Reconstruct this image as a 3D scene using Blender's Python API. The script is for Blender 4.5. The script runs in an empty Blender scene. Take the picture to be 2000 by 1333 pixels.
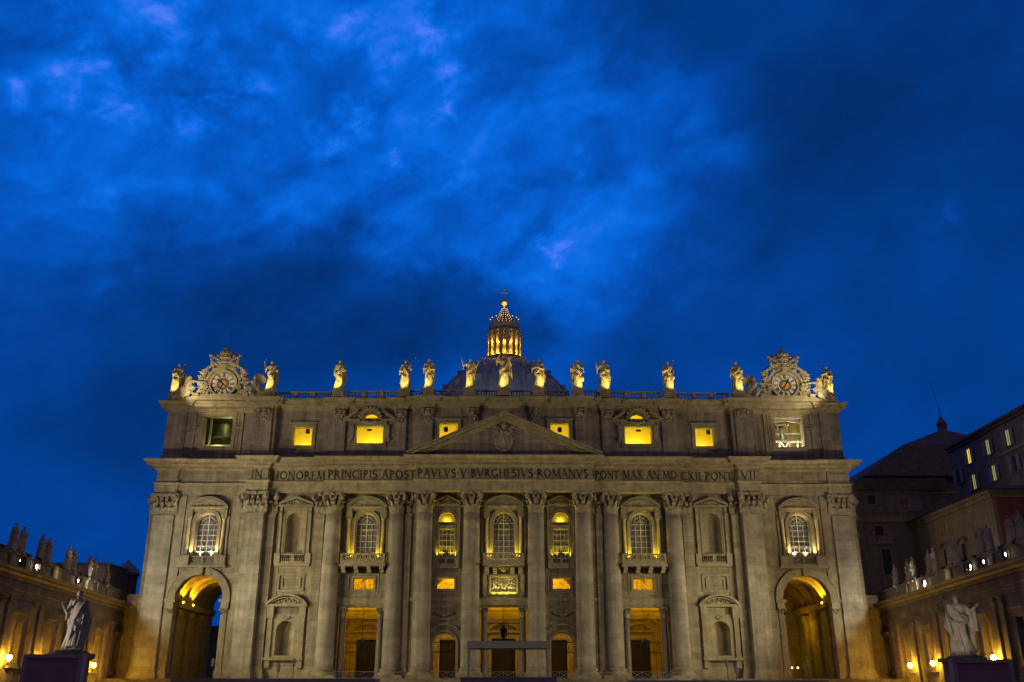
import bpy, bmesh, math, random
from mathutils import Vector, Matrix
from mathutils.geometry import tessellate_polygon
R = math.radians; PI = math.pi; sin = math.sin; cos = math.cos
rnd = random.Random(7)
scene = bpy.context.scene
col = scene.collection

# ------------------------------------------------------------------ camera
cam_d = bpy.data.cameras.new('camera'); cam = bpy.data.objects.new('camera', cam_d); col.objects.link(cam)
cam.location = (0, -147, 1.6); cam.rotation_euler = (R(90 + 20.6), 0, R(-0.5))
cam_d.sensor_width = 36; cam_d.lens = 36 * 1833 / 2000; cam_d.clip_end = 5000; cam_d.clip_start = 0.5
scene.camera = cam
scene.view_settings.view_transform = 'Standard'; scene.view_settings.look = 'None'
scene.view_settings.exposure = 0; scene.view_settings.gamma = 1
scene.render.engine = 'CYCLES'
cy = scene.cycles
cy.use_denoising = True; cy.max_bounces = 5; cy.diffuse_bounces = 3; cy.glossy_bounces = 2
cy.sample_clamp_indirect = 4.0; cy.sample_clamp_direct = 0
cy.caustics_reflective = False; cy.caustics_refractive = False

# ------------------------------------------------------------------ light levels (tuned here)
FLOOD = 62000.0; FLOOD_C = (1.0, 0.83, 0.42)
STATUE_W = 1150.0; STATUE_C = (1.0, 0.72, 0.16)
SODIUM = (1.0, 0.53, 0.03)
YEL = (1.0, 0.75, 0.04)

# ------------------------------------------------------------------ world: blue hour sky with clouds
world = bpy.data.worlds.new('World'); scene.world = world; world.use_nodes = True
nt = world.node_tree; nt.nodes.clear(); N = nt.nodes; L = nt.links
def wn(t, **k):
    n = N.new(t)
    for a, b in k.items(): setattr(n, a, b)
    return n
def wmath(op, a, b=None, c=None, clamp=False):
    n = wn('ShaderNodeMath', operation=op); n.use_clamp = clamp
    for i, v in enumerate((a, b, c)):
        if v is None: continue
        if isinstance(v, (int, float)): n.inputs[i].default_value = v
        else: L.new(v, n.inputs[i])
    return n.outputs[0]
tc = wn('ShaderNodeTexCoord'); gen = tc.outputs['Generated']
sky = wn('ShaderNodeTexSky', sky_type='NISHITA'); sky.sun_disc = False
sky.sun_elevation = R(-4.0); sky.sun_rotation = R(200)
def pix_dir(x, y):                    # direction of a part of the sky
    p = R(20.6); yw = R(0.5); a = (x - 1000) / 1833; b = -(y - 666) / 1833
    d = Vector((a, cos(p) - b * sin(p), sin(p) + b * cos(p)))
    return Vector((d.x * cos(yw) + d.y * sin(yw), d.y * cos(yw) - d.x * sin(yw), d.z)).normalized()
def blob(x, y, r, w=None, k=0.1):     # 1 in the middle of a cloud bank, 0 outside
    d = pix_dir(x, y)
    v = wn('ShaderNodeVectorMath', operation='DISTANCE'); L.new(w or warp, v.inputs[0]); v.inputs[1].default_value = d
    m = wn('ShaderNodeMapRange', interpolation_type='SMOOTHSTEP')
    L.new(v.outputs['Value'], m.inputs[0])
    m.inputs[1].default_value = r / 1833 * 1.15; m.inputs[2].default_value = r / 1833 * k
    m.inputs[3].default_value = 0; m.inputs[4].default_value = 1
    return m.outputs[0]
def noise(vec, scale, detail=6, rough=0.55, dist=0.0, offs=(0, 0, 0), rot=0):
    mr = wn('ShaderNodeMapping'); L.new(vec, mr.inputs[0]); mr.inputs['Rotation'].default_value = (0, R(rot), 0)
    mp = wn('ShaderNodeMapping'); L.new(mr.outputs[0], mp.inputs[0]); mp.inputs['Scale'].default_value = scale
    mp.inputs['Location'].default_value = offs
    n = wn('ShaderNodeTexNoise'); L.new(mp.outputs[0], n.inputs['Vector']); n.inputs['Scale'].default_value = 1.0
    n.inputs['Detail'].default_value = detail; n.inputs['Roughness'].default_value = rough; n.inputs['Distortion'].default_value = dist
    return n
def warped(sc, amt, off):
    z = noise(gen, (sc, sc, sc * 1.3), 5, 0.6, 0, off)
    sub = wn('ShaderNodeVectorMath', operation='SUBTRACT'); L.new(z.outputs['Color'], sub.inputs[0]); sub.inputs[1].default_value = (0.5, 0.5, 0.5)
    scl = wn('ShaderNodeVectorMath', operation='SCALE'); L.new(sub.outputs[0], scl.inputs[0]); scl.inputs['Scale'].default_value = amt
    add = wn('ShaderNodeVectorMath', operation='ADD'); L.new(gen, add.inputs[0]); L.new(scl.outputs[0], add.inputs[1]); return add.outputs[0]
warp = warped(8, 0.19, (0, 0, 0)); warp2 = warped(22, 0.085, (3, 1, 2))
n1 = noise(gen, (5, 6, 9), 6, 0.55, 0.1, (1.3, 0.4, 2.2), 35).outputs['Fac']
n2 = noise(gen, (10, 10, 17), 6, 0.58, 0.5, (4.0, 1.0, 0.5), 25).outputs['Fac']
n4 = noise(gen, (28, 28, 40), 5, 0.6, 0.3, (2.0, 5.0, 1.5), 20).outputs['Fac']
base = wmath('MULTIPLY_ADD', wmath('SUBTRACT', n1, 0.5), 0.42, 0.37)
for x, y, r, a in ((330, 190, 560, .28), (800, 130, 500, .20), (1080, 360, 400, .27), (180, 260, 300, .08), (620, 300, 330, .10), (980, 200, 300, .08), (980, 480, 200, .14), (1200, 400, 260, .08), (1180, 650, 280, -.10), (100, 150, 300, .05), (1230, 150, 220, .05), (1340, 230, 170, .14), (900, 330, 260, .10), (1150, 470, 240, .06),
                   (1700, 80, 420, -.08), (1860, 270, 380, -.16), (1450, 640, 200, .05), (1600, 230, 300, -.07), (1250, 40, 200, -.12), (1400, 400, 220, -.03), (430, 600, 370, -.13), (760, 590, 280, -.14), (900, 620, 200, -.10), (430, 650, 340, -.14), (60, 60, 120, -.10), (860, 270, 120, -.14), (1800, 720, 420, -.07),
                   (1900, 450, 200, .12), (1700, 430, 180, .06), (880, 715, 110, .22), (1140, 700, 140, .10), (60, 330, 200, .02)):
    base = wmath('MULTIPLY_ADD', blob(x, y, r), a, base)
base = wmath('MINIMUM', base, 0.67)
lit = wmath('ADD', blob(330, 170, 620), wmath('ADD', blob(850, 200, 520), wmath('MULTIPLY', blob(1150, 400, 420), 0.6)), clamp=True)
base = wmath('MULTIPLY_ADD', wmath('SUBTRACT', n2, 0.5), wmath('MULTIPLY_ADD', lit, 0.70, 0.22), base)
base = wmath('MULTIPLY_ADD', wmath('SUBTRACT', n4, 0.5), wmath('MULTIPLY_ADD', lit, 0.20, 0.03), base)
pk = None
for x, y, r in ((180, 110, 55), (165, 150, 60), (140, 175, 50), (240, 195, 60), (200, 210, 45), (50, 205, 50), (75, 225, 35), (370, 235, 45), (350, 205, 35), (430, 200, 60), (480, 165, 45), (365, 120, 40), (320, 40, 80), (390, 80, 50), (630, 270, 45), (655, 205, 30), (700, 235, 40), (690, 60, 50), (760, 130, 50), (850, 70, 70), (870, 130, 50), (870, 215, 35), (765, 318, 30), (900, 345, 30), (515, 250, 35), (1040, 462, 40), (1080, 490, 25), (1155, 305, 22), (100, 20, 40), (580, 90, 45), (1850, 415, 30)):
    bb = blob(x, y, r * 1.25, warp2, 0.0); pk = bb if pk is None else wmath('MAXIMUM', pk, bb)
base = wmath('MULTIPLY_ADD', pk, wmath('MULTIPLY', wmath('SUBTRACT', n4, 0.36, clamp=True), 1.0), base)
ramp = wn('ShaderNodeValToRGB'); L.new(base, ramp.inputs[0])
cr = ramp.color_ramp
cr.elements[0].position = 0.05; cr.elements[0].color = (0.0003, 0.024, 0.135, 1)
cr.elements[1].position = 1.0; cr.elements[1].color = (0.062, 0.200, 0.92, 1)
for p_, c_ in ((0.22, (0.0003, 0.036, 0.205)), (0.40, (0.0004, 0.050, 0.300)), (0.60, (0.0006, 0.088, 0.51)), (0.80, (0.002, 0.145, 0.76)), (0.90, (0.02, 0.165, 0.84))):
    e = cr.elements.new(p_); e.color = (*c_, 1)
sepd = wn('ShaderNodeSeparateXYZ'); L.new(gen, sepd.inputs[0])
east = wn('ShaderNodeMapRange', interpolation_type='SMOOTHSTEP'); L.new(sepd.outputs['Y'], east.inputs[0])   # night side of the sky, behind the viewer
east.inputs[1].default_value = -0.25; east.inputs[2].default_value = 0.62; east.inputs[3].default_value = 0.15; east.inputs[4].default_value = 1.0
bg = wn('ShaderNodeBackground'); L.new(ramp.outputs[0], bg.inputs[0]); L.new(east.outputs[0], bg.inputs[1])
bg2 = wn('ShaderNodeBackground'); L.new(sky.outputs[0], bg2.inputs[0]); bg2.inputs[1].default_value = 0.05
ash = wn('ShaderNodeAddShader'); L.new(bg.outputs[0], ash.inputs[0]); L.new(bg2.outputs[0], ash.inputs[1])
# dull glow of the city on the night side of the sky
bg3 = wn('ShaderNodeBackground'); bg3.inputs[0].default_value = (0.085, 0.060, 0.072, 1); L.new(wmath('SUBTRACT', 1.0, east.outputs[0]), bg3.inputs[1])
ash2 = wn('ShaderNodeAddShader'); L.new(ash.outputs[0], ash2.inputs[0]); L.new(bg3.outputs[0], ash2.inputs[1])
wo = wn('ShaderNodeOutputWorld'); L.new(ash2.outputs[0], wo.inputs[0])

# ------------------------------------------------------------------ materials
def mat(name, color, rough=0.85, var=0.25, scale=0.6, courses=None, streak=0.0, metal=0.0, bump=0.3, spec=0.3, grain=8.0, c2=None):
    m = bpy.data.materials.new(name); m.use_nodes = True
    t = m.node_tree; b = t.nodes['Principled BSDF']; lk = t.links
    b.inputs['Roughness'].default_value = rough; b.inputs['Metallic'].default_value = metal
    b.inputs['Specular IOR Level'].default_value = spec
    g = t.nodes.new('ShaderNodeNewGeometry')
    nz = t.nodes.new('ShaderNodeTexNoise'); nz.inputs['Scale'].default_value = scale; nz.inputs['Detail'].default_value = 8; nz.inputs['Roughness'].default_value = 0.65
    lk.new(g.outputs['Position'], nz.inputs['Vector'])
    rp = t.nodes.new('ShaderNodeMapRange'); rp.inputs[1].default_value = 0.3; rp.inputs[2].default_value = 0.7
    rp.inputs[3].default_value = 1 - var; rp.inputs[4].default_value = 1 + var * 0.6
    lk.new(nz.outputs['Fac'], rp.inputs[0]); val = rp.outputs[0]
    def mul(a, b_):
        n = t.nodes.new('ShaderNodeMath'); n.operation = 'MULTIPLY'; lk.new(a, n.inputs[0]); lk.new(b_, n.inputs[1]); return n.outputs[0]
    hgt = None
    if streak:
        mp = t.nodes.new('ShaderNodeMapping'); mp.inputs['Scale'].default_value = (1.6, 1.6, 0.07); lk.new(g.outputs['Position'], mp.inputs[0])
        ns = t.nodes.new('ShaderNodeTexNoise'); ns.inputs['Scale'].default_value = 1; ns.inputs['Detail'].default_value = 5; lk.new(mp.outputs[0], ns.inputs['Vector'])
        r2 = t.nodes.new('ShaderNodeMapRange'); r2.inputs[1].default_value = 0.42; r2.inputs[2].default_value = 0.75; r2.inputs[3].default_value = 1.0; r2.inputs[4].default_value = 1 - streak
        lk.new(ns.outputs['Fac'], r2.inputs[0]); val = mul(val, r2.outputs[0])
    if courses:
        sp = t.nodes.new('ShaderNodeSeparateXYZ'); lk.new(g.outputs['Position'], sp.inputs[0])
        ad = t.nodes.new('ShaderNodeMath'); ad.operation = 'ADD'; lk.new(sp.outputs[0], ad.inputs[0]); lk.new(sp.outputs[1], ad.inputs[1])
        cb = t.nodes.new('ShaderNodeCombineXYZ'); lk.new(ad.outputs[0], cb.inputs[0]); lk.new(sp.outputs[2], cb.inputs[1])
        bk = t.nodes.new('ShaderNodeTexBrick'); lk.new(cb.outputs[0], bk.inputs['Vector'])
        bk.inputs['Scale'].default_value = 1.0; bk.inputs['Brick Width'].default_value = courses[0]; bk.inputs['Row Height'].default_value = courses[1]
        bk.inputs['Mortar Size'].default_value = courses[2]; bk.inputs['Mortar Smooth'].default_value = 0.6; bk.inputs['Bias'].default_value = 0
        k = courses[3]
        bk.inputs['Color1'].default_value = (1 - k, 1 - k, 1 - k, 1); bk.inputs['Color2'].default_value = (1 + k * .4,) * 3 + (1,); bk.inputs['Mortar'].default_value = (0.62, 0.62, 0.62, 1)
        bw = t.nodes.new('ShaderNodeRGBToBW'); lk.new(bk.outputs['Color'], bw.inputs[0]); val = mul(val, bw.outputs[0])
    mx = t.nodes.new('ShaderNodeVectorMath'); mx.operation = 'SCALE'
    if c2:
        cm = t.nodes.new('ShaderNodeMix'); cm.data_type = 'RGBA'; lk.new(nz.outputs['Fac'], cm.inputs[0])
        cm.inputs[6].default_value = (*color, 1); cm.inputs[7].default_value = (*c2, 1); lk.new(cm.outputs[2], mx.inputs[0])
    else: mx.inputs[0].default_value = color
    lk.new(val, mx.inputs['Scale']); lk.new(mx.outputs[0], b.inputs['Base Color'])
    if bump:
        n3 = t.nodes.new('ShaderNodeTexNoise'); n3.inputs['Scale'].default_value = grain; n3.inputs['Detail'].default_value = 4; lk.new(g.outputs['Position'], n3.inputs['Vector'])
        bp = t.nodes.new('ShaderNodeBump'); bp.inputs['Strength'].default_value = bump; bp.inputs['Distance'].default_value = 0.06
        lk.new(n3.outputs['Fac'], bp.inputs['Height']); lk.new(bp.outputs[0], b.inputs['Normal'])
    return m
def emat(name, color, strength):
    m = bpy.data.materials.new(name); m.use_nodes = True; b = m.node_tree.nodes['Principled BSDF']
    b.inputs['Base Color'].default_value = (*color, 1); b.inputs['Emission Color'].default_value = (*color, 1); b.inputs['Emission Strength'].default_value = strength
    return m
M = {}
M['trav'] = mat('travertine', (0.40, 0.35, 0.245), var=0.30, scale=0.45, courses=(2.6, 0.92, 0.035, 0.26), streak=0.45)
M['shaft'] = mat('travertine_shaft', (0.43, 0.385, 0.30), var=0.34, scale=0.55, courses=(40.0, 1.35, 0.025, 0.18), streak=0.35)
M['trim'] = mat('travertine_trim', (0.41, 0.355, 0.235), var=0.34, scale=0.8, streak=0.28)
M['carved'] = mat('carved_travertine', (0.38, 0.335, 0.24), var=0.45, scale=1.6, streak=0.2, bump=0.7)
M['attic'] = mat('attic_travertine', (0.37, 0.32, 0.275), var=0.35, scale=0.4, courses=(2.4, 0.8, 0.035, 0.2), streak=0.5)
M['statue'] = mat('statue_travertine', (0.50, 0.44, 0.31), var=0.45, scale=1.5, streak=0.25, bump=0.6)
M['marble'] = mat('weathered_marble', (0.44, 0.40, 0.34), var=0.4, scale=1.6, streak=0.2, bump=0.4)
M['wingmarble'] = mat('brown_weathered_marble', (0.40, 0.34, 0.27), var=0.4, scale=1.6, streak=0.3, bump=0.4)
M['wingst'] = mat('weathered_wing_stone', (0.33, 0.27, 0.20), var=0.35, scale=0.5, courses=(2.2, 0.75, 0.03, 0.1), streak=0.35)
M['plaster'] = mat('ochre_plaster', (0.36, 0.28, 0.19), var=0.25, scale=0.5, streak=0.35)
M['granite'] = mat('grey_granite', (0.22, 0.20, 0.19), var=0.25, scale=2.5, bump=0.1, rough=0.5)
M['lead'] = mat('lead_sheet', (0.34, 0.36, 0.42), var=0.35, scale=0.3, streak=0.3, rough=0.55)
M['letter'] = mat('bronze_letter', (0.085, 0.064, 0.045), var=0.2, rough=0.5, bump=0)
M['bronze'] = mat('dark_bronze', (0.05, 0.045, 0.03), var=0.3, rough=0.45, metal=0.6, bump=0.1)
M['bellb'] = mat('green_bronze', (0.17, 0.19, 0.12), var=0.35, scale=2, rough=0.5, metal=0.3)
M['dark'] = mat('dark_wood', (0.035, 0.025, 0.018), var=0.3, rough=0.6, bump=0.1)
M['iron'] = mat('black_iron', (0.02, 0.02, 0.022), var=0.2, rough=0.5, bump=0)
M['inner'] = mat('portico_stucco', (0.50, 0.42, 0.16), var=0.35, scale=1.0, courses=(2.2, 1.1, 0.03, 0.12))
M['yellow'] = mat('cream_limewash', (0.80, 0.70, 0.34), var=0.06, scale=0.6, bump=0.05)
M['white'] = mat('white_paint', (0.75, 0.73, 0.66), var=0.1, rough=0.5, bump=0)
M['gold'] = mat('gilded_bronze', (0.75, 0.48, 0.12), var=0.2, rough=0.4, metal=0.7, bump=0)
M['dial'] = mat('dial_marble', (0.50, 0.50, 0.48), var=0.1, scale=2, bump=0.05)
M['dialring'] = mat('dial_ring', (0.11, 0.09, 0.09), var=0.3, scale=3, bump=0.05)
M['ochre'] = mat('ochre_centre', (0.50, 0.25, 0.04), var=0.3, scale=3, bump=0.05)
M['brick'] = mat('brick_brown_wall', (0.32, 0.25, 0.21), var=0.3, scale=0.6, courses=(0.8, 0.22, 0.03, 0.2), streak=0.3)
M['redwall'] = mat('dark_red_plaster', (0.34, 0.11, 0.07), var=0.3, scale=0.6, streak=0.35)
M['palwall'] = mat('grey_brown_plaster', (0.26, 0.20, 0.17), var=0.3, scale=0.4, streak=0.35)
M['roof'] = mat('terracotta_roof', (0.18, 0.14, 0.13), var=0.35, scale=0.8, courses=(0.4, 0.35, 0.05, 0.3))
M['shutter'] = mat('grey_shutter', (0.26, 0.26, 0.27), var=0.15, bump=0, rough=0.6)
M['ground'] = mat('cobble_paving', (0.06, 0.055, 0.05), var=0.35, scale=0.4, courses=(0.35, 0.3, 0.06, 0.25), rough=0.6)
M['canopyg'] = mat('grey_canopy_cloth', (0.27, 0.26, 0.27), var=0.12, bump=0.1)
M['bluepanel'] = mat('blue_grey_panel', (0.13, 0.13, 0.26), var=0.15, bump=0, rough=0.5)
M['screenf'] = mat('dark_screen_panel', (0.42, 0.26, 0.32), var=0.15, bump=0, rough=0.35)
M['screenrim'] = mat('grey_screen_case', (0.5, 0.42, 0.48), var=0.15, bump=0, rough=0.5)
M['glass'] = mat('window_glass', (0.045, 0.045, 0.06), rough=0.12, var=0.1, bump=0, spec=0.5)
M['curtain'] = mat('pale_curtain', (0.20, 0.19, 0.21), var=0.35, scale=3, streak=0.6, bump=0)
M['curtain2'] = mat('cream_curtain', (0.36, 0.33, 0.26), var=0.3, scale=3, streak=0.5, bump=0)
M['lampglow'] = emat('sodium_globe', (1.0, 0.52, 0.035), 290.0)
M['floodglow'] = emat('floodlight_lens', (1.0, 0.93, 0.80), 9.0)
M['litwin'] = emat('lit_room', (0.9, 0.60, 0.08), 1.1)
M['litwin2'] = emat('dim_lit_room', (0.5, 0.42, 0.14), 0.6)
M['bulb'] = emat('small_lamp_bulb', (1.0, 0.70, 0.20), 14.0)
M['orangebulb'] = emat('orange_lamp_bulb', (1.0, 0.60, 0.05), 12.0)

# ------------------------------------------------------------------ mesh building
ORG = {}
MIR = Matrix.Scale(-1, 4, (1, 0, 0)); IDM = Matrix.Identity(4)
class MB:
    def __init__(s, xf=None): s.v = []; s.f = []; s.sm = []; s.xf = xf or IDM
    def add(s, vs, fs, smooth=False):
        n = len(s.v); s.v += [tuple(s.xf @ Vector(p)) for p in vs]
        s.f += [tuple(i + n for i in q) for q in fs]; s.sm += [smooth] * len(fs); return s
    def box(s, x0, x1, y0, y1, z0, z1):
        s.add([(x0, y0, z0), (x1, y0, z0), (x1, y1, z0), (x0, y1, z0), (x0, y0, z1), (x1, y0, z1), (x1, y1, z1), (x0, y1, z1)],
              [(0, 3, 2, 1), (4, 5, 6, 7), (0, 1, 5, 4), (1, 2, 6, 5), (2, 3, 7, 6), (3, 0, 4, 7)]); return s
    def prism(s, poly, y0, y1):           # polygon in x,z extruded along y
        n = len(poly); vs = [(x, y0, z) for x, z in poly] + [(x, y1, z) for x, z in poly]
        tri = tessellate_polygon([[Vector((x, z, 0)) for x, z in poly]])
        fs = [tuple(t) for t in tri] + [tuple(i + n for i in reversed(t)) for t in tri] + [(i, (i + 1) % n, (i + 1) % n + n, i + n) for i in range(n)]
        s.add(vs, fs); return s
    def plate(s, poly, z0, z1):           # polygon in x,y extruded along z
        n = len(poly); vs = [(x, y, z0) for x, y in poly] + [(x, y, z1) for x, y in poly]
        tri = tessellate_polygon([[Vector((x, y, 0)) for x, y in poly]])
        fs = [tuple(t) for t in tri] + [tuple(i + n for i in reversed(t)) for t in tri] + [(i, (i + 1) % n, (i + 1) % n + n, i + n) for i in range(n)]
        s.add(vs, fs); return s
    def wall(s, outer, holes, y0, y1):    # polygon with openings, reveals through to y1
        loops = [outer] + holes; flat = [p for l in loops for p in l]; n = len(flat)
        tri = tessellate_polygon([[Vector((x, z, 0)) for x, z in l] for l in loops])
        vs = [(x, y0, z) for x, z in flat] + [(x, y1, z) for x, z in flat]
        fs = [tuple(t) for t in tri] + [tuple(i + n for i in reversed(t)) for t in tri]
        b = 0
        for l in loops:
            k = len(l)
            for i in range(k): fs.append((b + i, b + (i + 1) % k, b + (i + 1) % k + n, b + i + n))
            b += k
        s.add(vs, fs); return s
    def lathe(s, prof, cx, cy_, seg=24, a0=0.0, a1=2 * PI, smooth=True, sx=1.0, sy=1.0):
        full = abs(a1 - a0 - 2 * PI) < 1e-6; m = seg if full else seg + 1; vs = []; fs = []
        for r, z in prof:
            for i in range(m):
                a = a0 + (a1 - a0) * i / seg; vs.append((cx + r * cos(a) * sx, cy_ + r * sin(a) * sy, z))
        for j in range(len(prof) - 1):
            for i in range(seg):
                i2 = (i + 1) % m if full else i + 1
                fs.append((j * m + i, j * m + i2, (j + 1) * m + i2, (j + 1) * m + i))
        if full:
            fs.append(tuple(range(m))); fs.append(tuple((len(prof) - 1) * m + i for i in range(m)))
        s.add(vs, fs, smooth); return s
    def tube(s, pts, rad, seg=6, smooth=True):
        pts = [Vector(p) for p in pts]; rad = rad if isinstance(rad, (list, tuple)) else [rad] * len(pts); vs = []; fs = []
        for i, p in enumerate(pts):
            d = (pts[min(i + 1, len(pts) - 1)] - pts[max(i - 1, 0)]).normalized()
            u = d.cross(Vector((0, 1, 0))); u = (u if u.length > .1 else d.cross(Vector((1, 0, 0)))).normalized(); w = d.cross(u)
            for k in range(seg):
                a = 2 * PI * k / seg; q = p + (u * cos(a) + w * sin(a)) * rad[i]; vs.append(tuple(q))
        for i in range(len(pts) - 1):
            for k in range(seg): fs.append((i * seg + k, i * seg + (k + 1) % seg, (i + 1) * seg + (k + 1) % seg, (i + 1) * seg + k))
        fs.append(tuple(range(seg))); fs.append(tuple((len(pts) - 1) * seg + k for k in range(seg)))
        s.add(vs, fs, smooth); return s
    def ball(s, c, r, seg=10, sc=(1, 1, 1)):
        n = max(4, seg // 2); prof = []
        vs = []; fs = []
        for j in range(n + 1):
            t = -PI / 2 + PI * j / n
            for i in range(seg):
                a = 2 * PI * i / seg; vs.append((c[0] + r * sc[0] * cos(t) * cos(a), c[1] + r * sc[1] * cos(t) * sin(a), c[2] + r * sc[2] * sin(t)))
        for j in range(n):
            for i in range(seg): fs.append((j * seg + i, j * seg + (i + 1) % seg, (j + 1) * seg + (i + 1) % seg, (j + 1) * seg + i))
        s.add(vs, fs, True); return s
    def sweep(s, path, prof):             # mitred moulding: path in x,y (outward = right-hand side), profile (out, z)
        P = [Vector((x, y)) for x, y in path]; nrm = []
        for i in range(len(P) - 1):
            d = (P[i + 1] - P[i]).normalized(); nrm.append(Vector((d.y, -d.x)))
        vs = []; fs = []; m = len(prof)
        for i, p in enumerate(P):
            if i == 0: o = nrm[0]
            elif i == len(P) - 1: o = nrm[-1]
            else:
                o = nrm[i - 1] + nrm[i]; o = o / max(0.2, (1 + nrm[i - 1].dot(nrm[i])))
            for d, z in prof: vs.append((p.x + o.x * d, p.y + o.y * d, z))
        for i in range(len(P) - 1):
            for j in range(m - 1): fs.append((i * m + j, (i + 1) * m + j, (i + 1) * m + j + 1, i * m + j + 1))
        s.add(vs, fs); return s
    def build(s, name, material, parent=None, kind=None, label=None):
        me = bpy.data.meshes.new(name); o_ = ORG.get(parent.name, Vector((0, 0, 0))) if parent else Vector((0, 0, 0))
        me.from_pydata([(v[0] - o_.x, v[1] - o_.y, v[2] - o_.z) for v in s.v], [], s.f)
        me.polygons.foreach_set('use_smooth', s.sm); me.update()
        me.materials.append(material)
        o = bpy.data.objects.new(name, me); col.objects.link(o)
        if parent: o.parent = parent; ORG[o.name] = o_
        if kind: o['kind'] = kind
        if label: o['label'] = label
        return o
def thing(name, label, cat, loc=(0, 0, 0), rotz=0, group=None):
    o = bpy.data.objects.new(name, None); col.objects.link(o); o.location = loc; o.rotation_euler = (0, 0, rotz); o.empty_display_size = 0.5
    o['label'] = label; o['category'] = cat
    if group: o['group'] = group
    ORG[o.name] = Vector(loc) if rotz == 0 else Vector((0, 0, 0)); return o
def tag(o, label, cat, group=None):
    o['label'] = label; o['category'] = cat
    if group: o['group'] = group
    return o
def lamp(kind, loc, power, color, size=0.2, aim=None, spot=None, blend=0.6, sz=None):
    d = bpy.data.lights.new('lamp', kind); d.energy = power; d.color = color
    if kind == 'AREA':
        d.shape = 'RECTANGLE' if sz else 'SQUARE'; d.size = size
        if sz: d.size_y = sz
    else: d.shadow_soft_size = size
    if kind == 'SPOT': d.spot_size = R(spot or 60); d.spot_blend = blend
    o = bpy.data.objects.new('lamp', d); col.objects.link(o); o.location = loc
    if aim is not None: o.rotation_euler = (Vector(aim) - Vector(loc)).to_track_quat('-Z', 'Y').to_euler()
    return o
def arch(cx, hw, z0, zs, n=14, flat=1.0):  # arched outline (counter-clockwise), spring at zs
    p = [(cx - hw, z0), (cx + hw, z0)]
    for i in range(n + 1):
        a = PI * i / n; p.append((cx + hw * cos(a), zs + hw * flat * sin(a)))
    return p
def rect(x0, x1, z0, z1): return [(x0, z0), (x1, z0), (x1, z1), (x0, z1)]
def band(cx, z0, zs, r0, r1, n=18):         # frame round an arched opening
    p = [(cx + r1, z0)] + [(cx + r1 * cos(PI * i / n), zs + r1 * sin(PI * i / n)) for i in range(n + 1)] + [(cx - r1, z0), (cx - r0, z0)]
    p += [(cx + r0 * cos(PI * i / n), zs + r0 * sin(PI * i / n)) for i in range(n, -1, -1)] + [(cx + r0, z0)]
    return p
def segm(cx, hw, z0, rise, t, n=16):        # curved band of a segmental pediment
    r = (hw * hw + rise * rise) / (2 * rise); zc = z0 + rise - r; a = math.asin(hw / r)
    p = [(cx + r * sin(a - 2 * a * i / n), zc + r * cos(a - 2 * a * i / n)) for i in range(n + 1)]
    q = [(cx + (r - t) * sin(-a + 2 * a * i / n), zc + (r - t) * cos(-a + 2 * a * i / n)) for i in range(n + 1)]
    return p + q

# ------------------------------------------------------------------ setting
g = MB(); g.add([(-1500, -900, 0), (1500, -900, 0), (1500, 2500, 0), (-1500, 2500, 0)], [(0, 1, 2, 3)]); g.build('ground', M['ground'], kind='structure')
st = MB()
for i in range(14):
    z1 = 3.6 - 0.26 * i; st.box(-56, 56, -6 - 1.1 * (i + 1), -6 - 1.1 * i, 0.0, max(0.05, z1 - 0.26))
st.box(-57.5, 57.5, -6, 40, 0.004, 3.6)
st.build('steps', M['trav'], kind='structure')

# ------------------------------------------------------------------ carved capitals
def leaf(mb, x, y, z, dx, dy, w, h, out):
    px, py = -dy, dx; vs = []; fs = []
    pr = ((0.0, 0.0, 1.0), (0.04, 0.35, 1.1), (0.10, 0.70, 1.0), (0.45, 0.98, 0.85), (0.95, 0.97, 0.6), (1.05, 0.78, 0.3))
    for o, t, ww in pr:
        for k in (-1, 0, 1):
            oo = out * (o + (0.12 if k == 0 else 0)); vs.append((x + dx * oo + px * w * .5 * ww * k, y + dy * oo + py * w * .5 * ww * k, z + h * t))
    for i in range(len(pr) - 1):
        for k in range(2): a = i * 3 + k; fs.append((a, a + 1, a + 4, a + 3))
    mb.add(vs, fs, True)
def volute(mb, x, y, z, dx, dy, r, w):
    px, py = -dy, dx; vs = []; fs = []; n = 10
    for k in (-.5, .5):
        for i in range(n): a = 2 * PI * i / n; vs.append((x + dx * r * cos(a) + px * w * k, y + dy * r * cos(a) + py * w * k, z + r * sin(a)))
    fs = [(i, (i + 1) % n, (i + 1) % n + n, i + n) for i in range(n)] + [tuple(range(n)), tuple(range(n, 2 * n))]
    mb.add(vs, fs)
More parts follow.
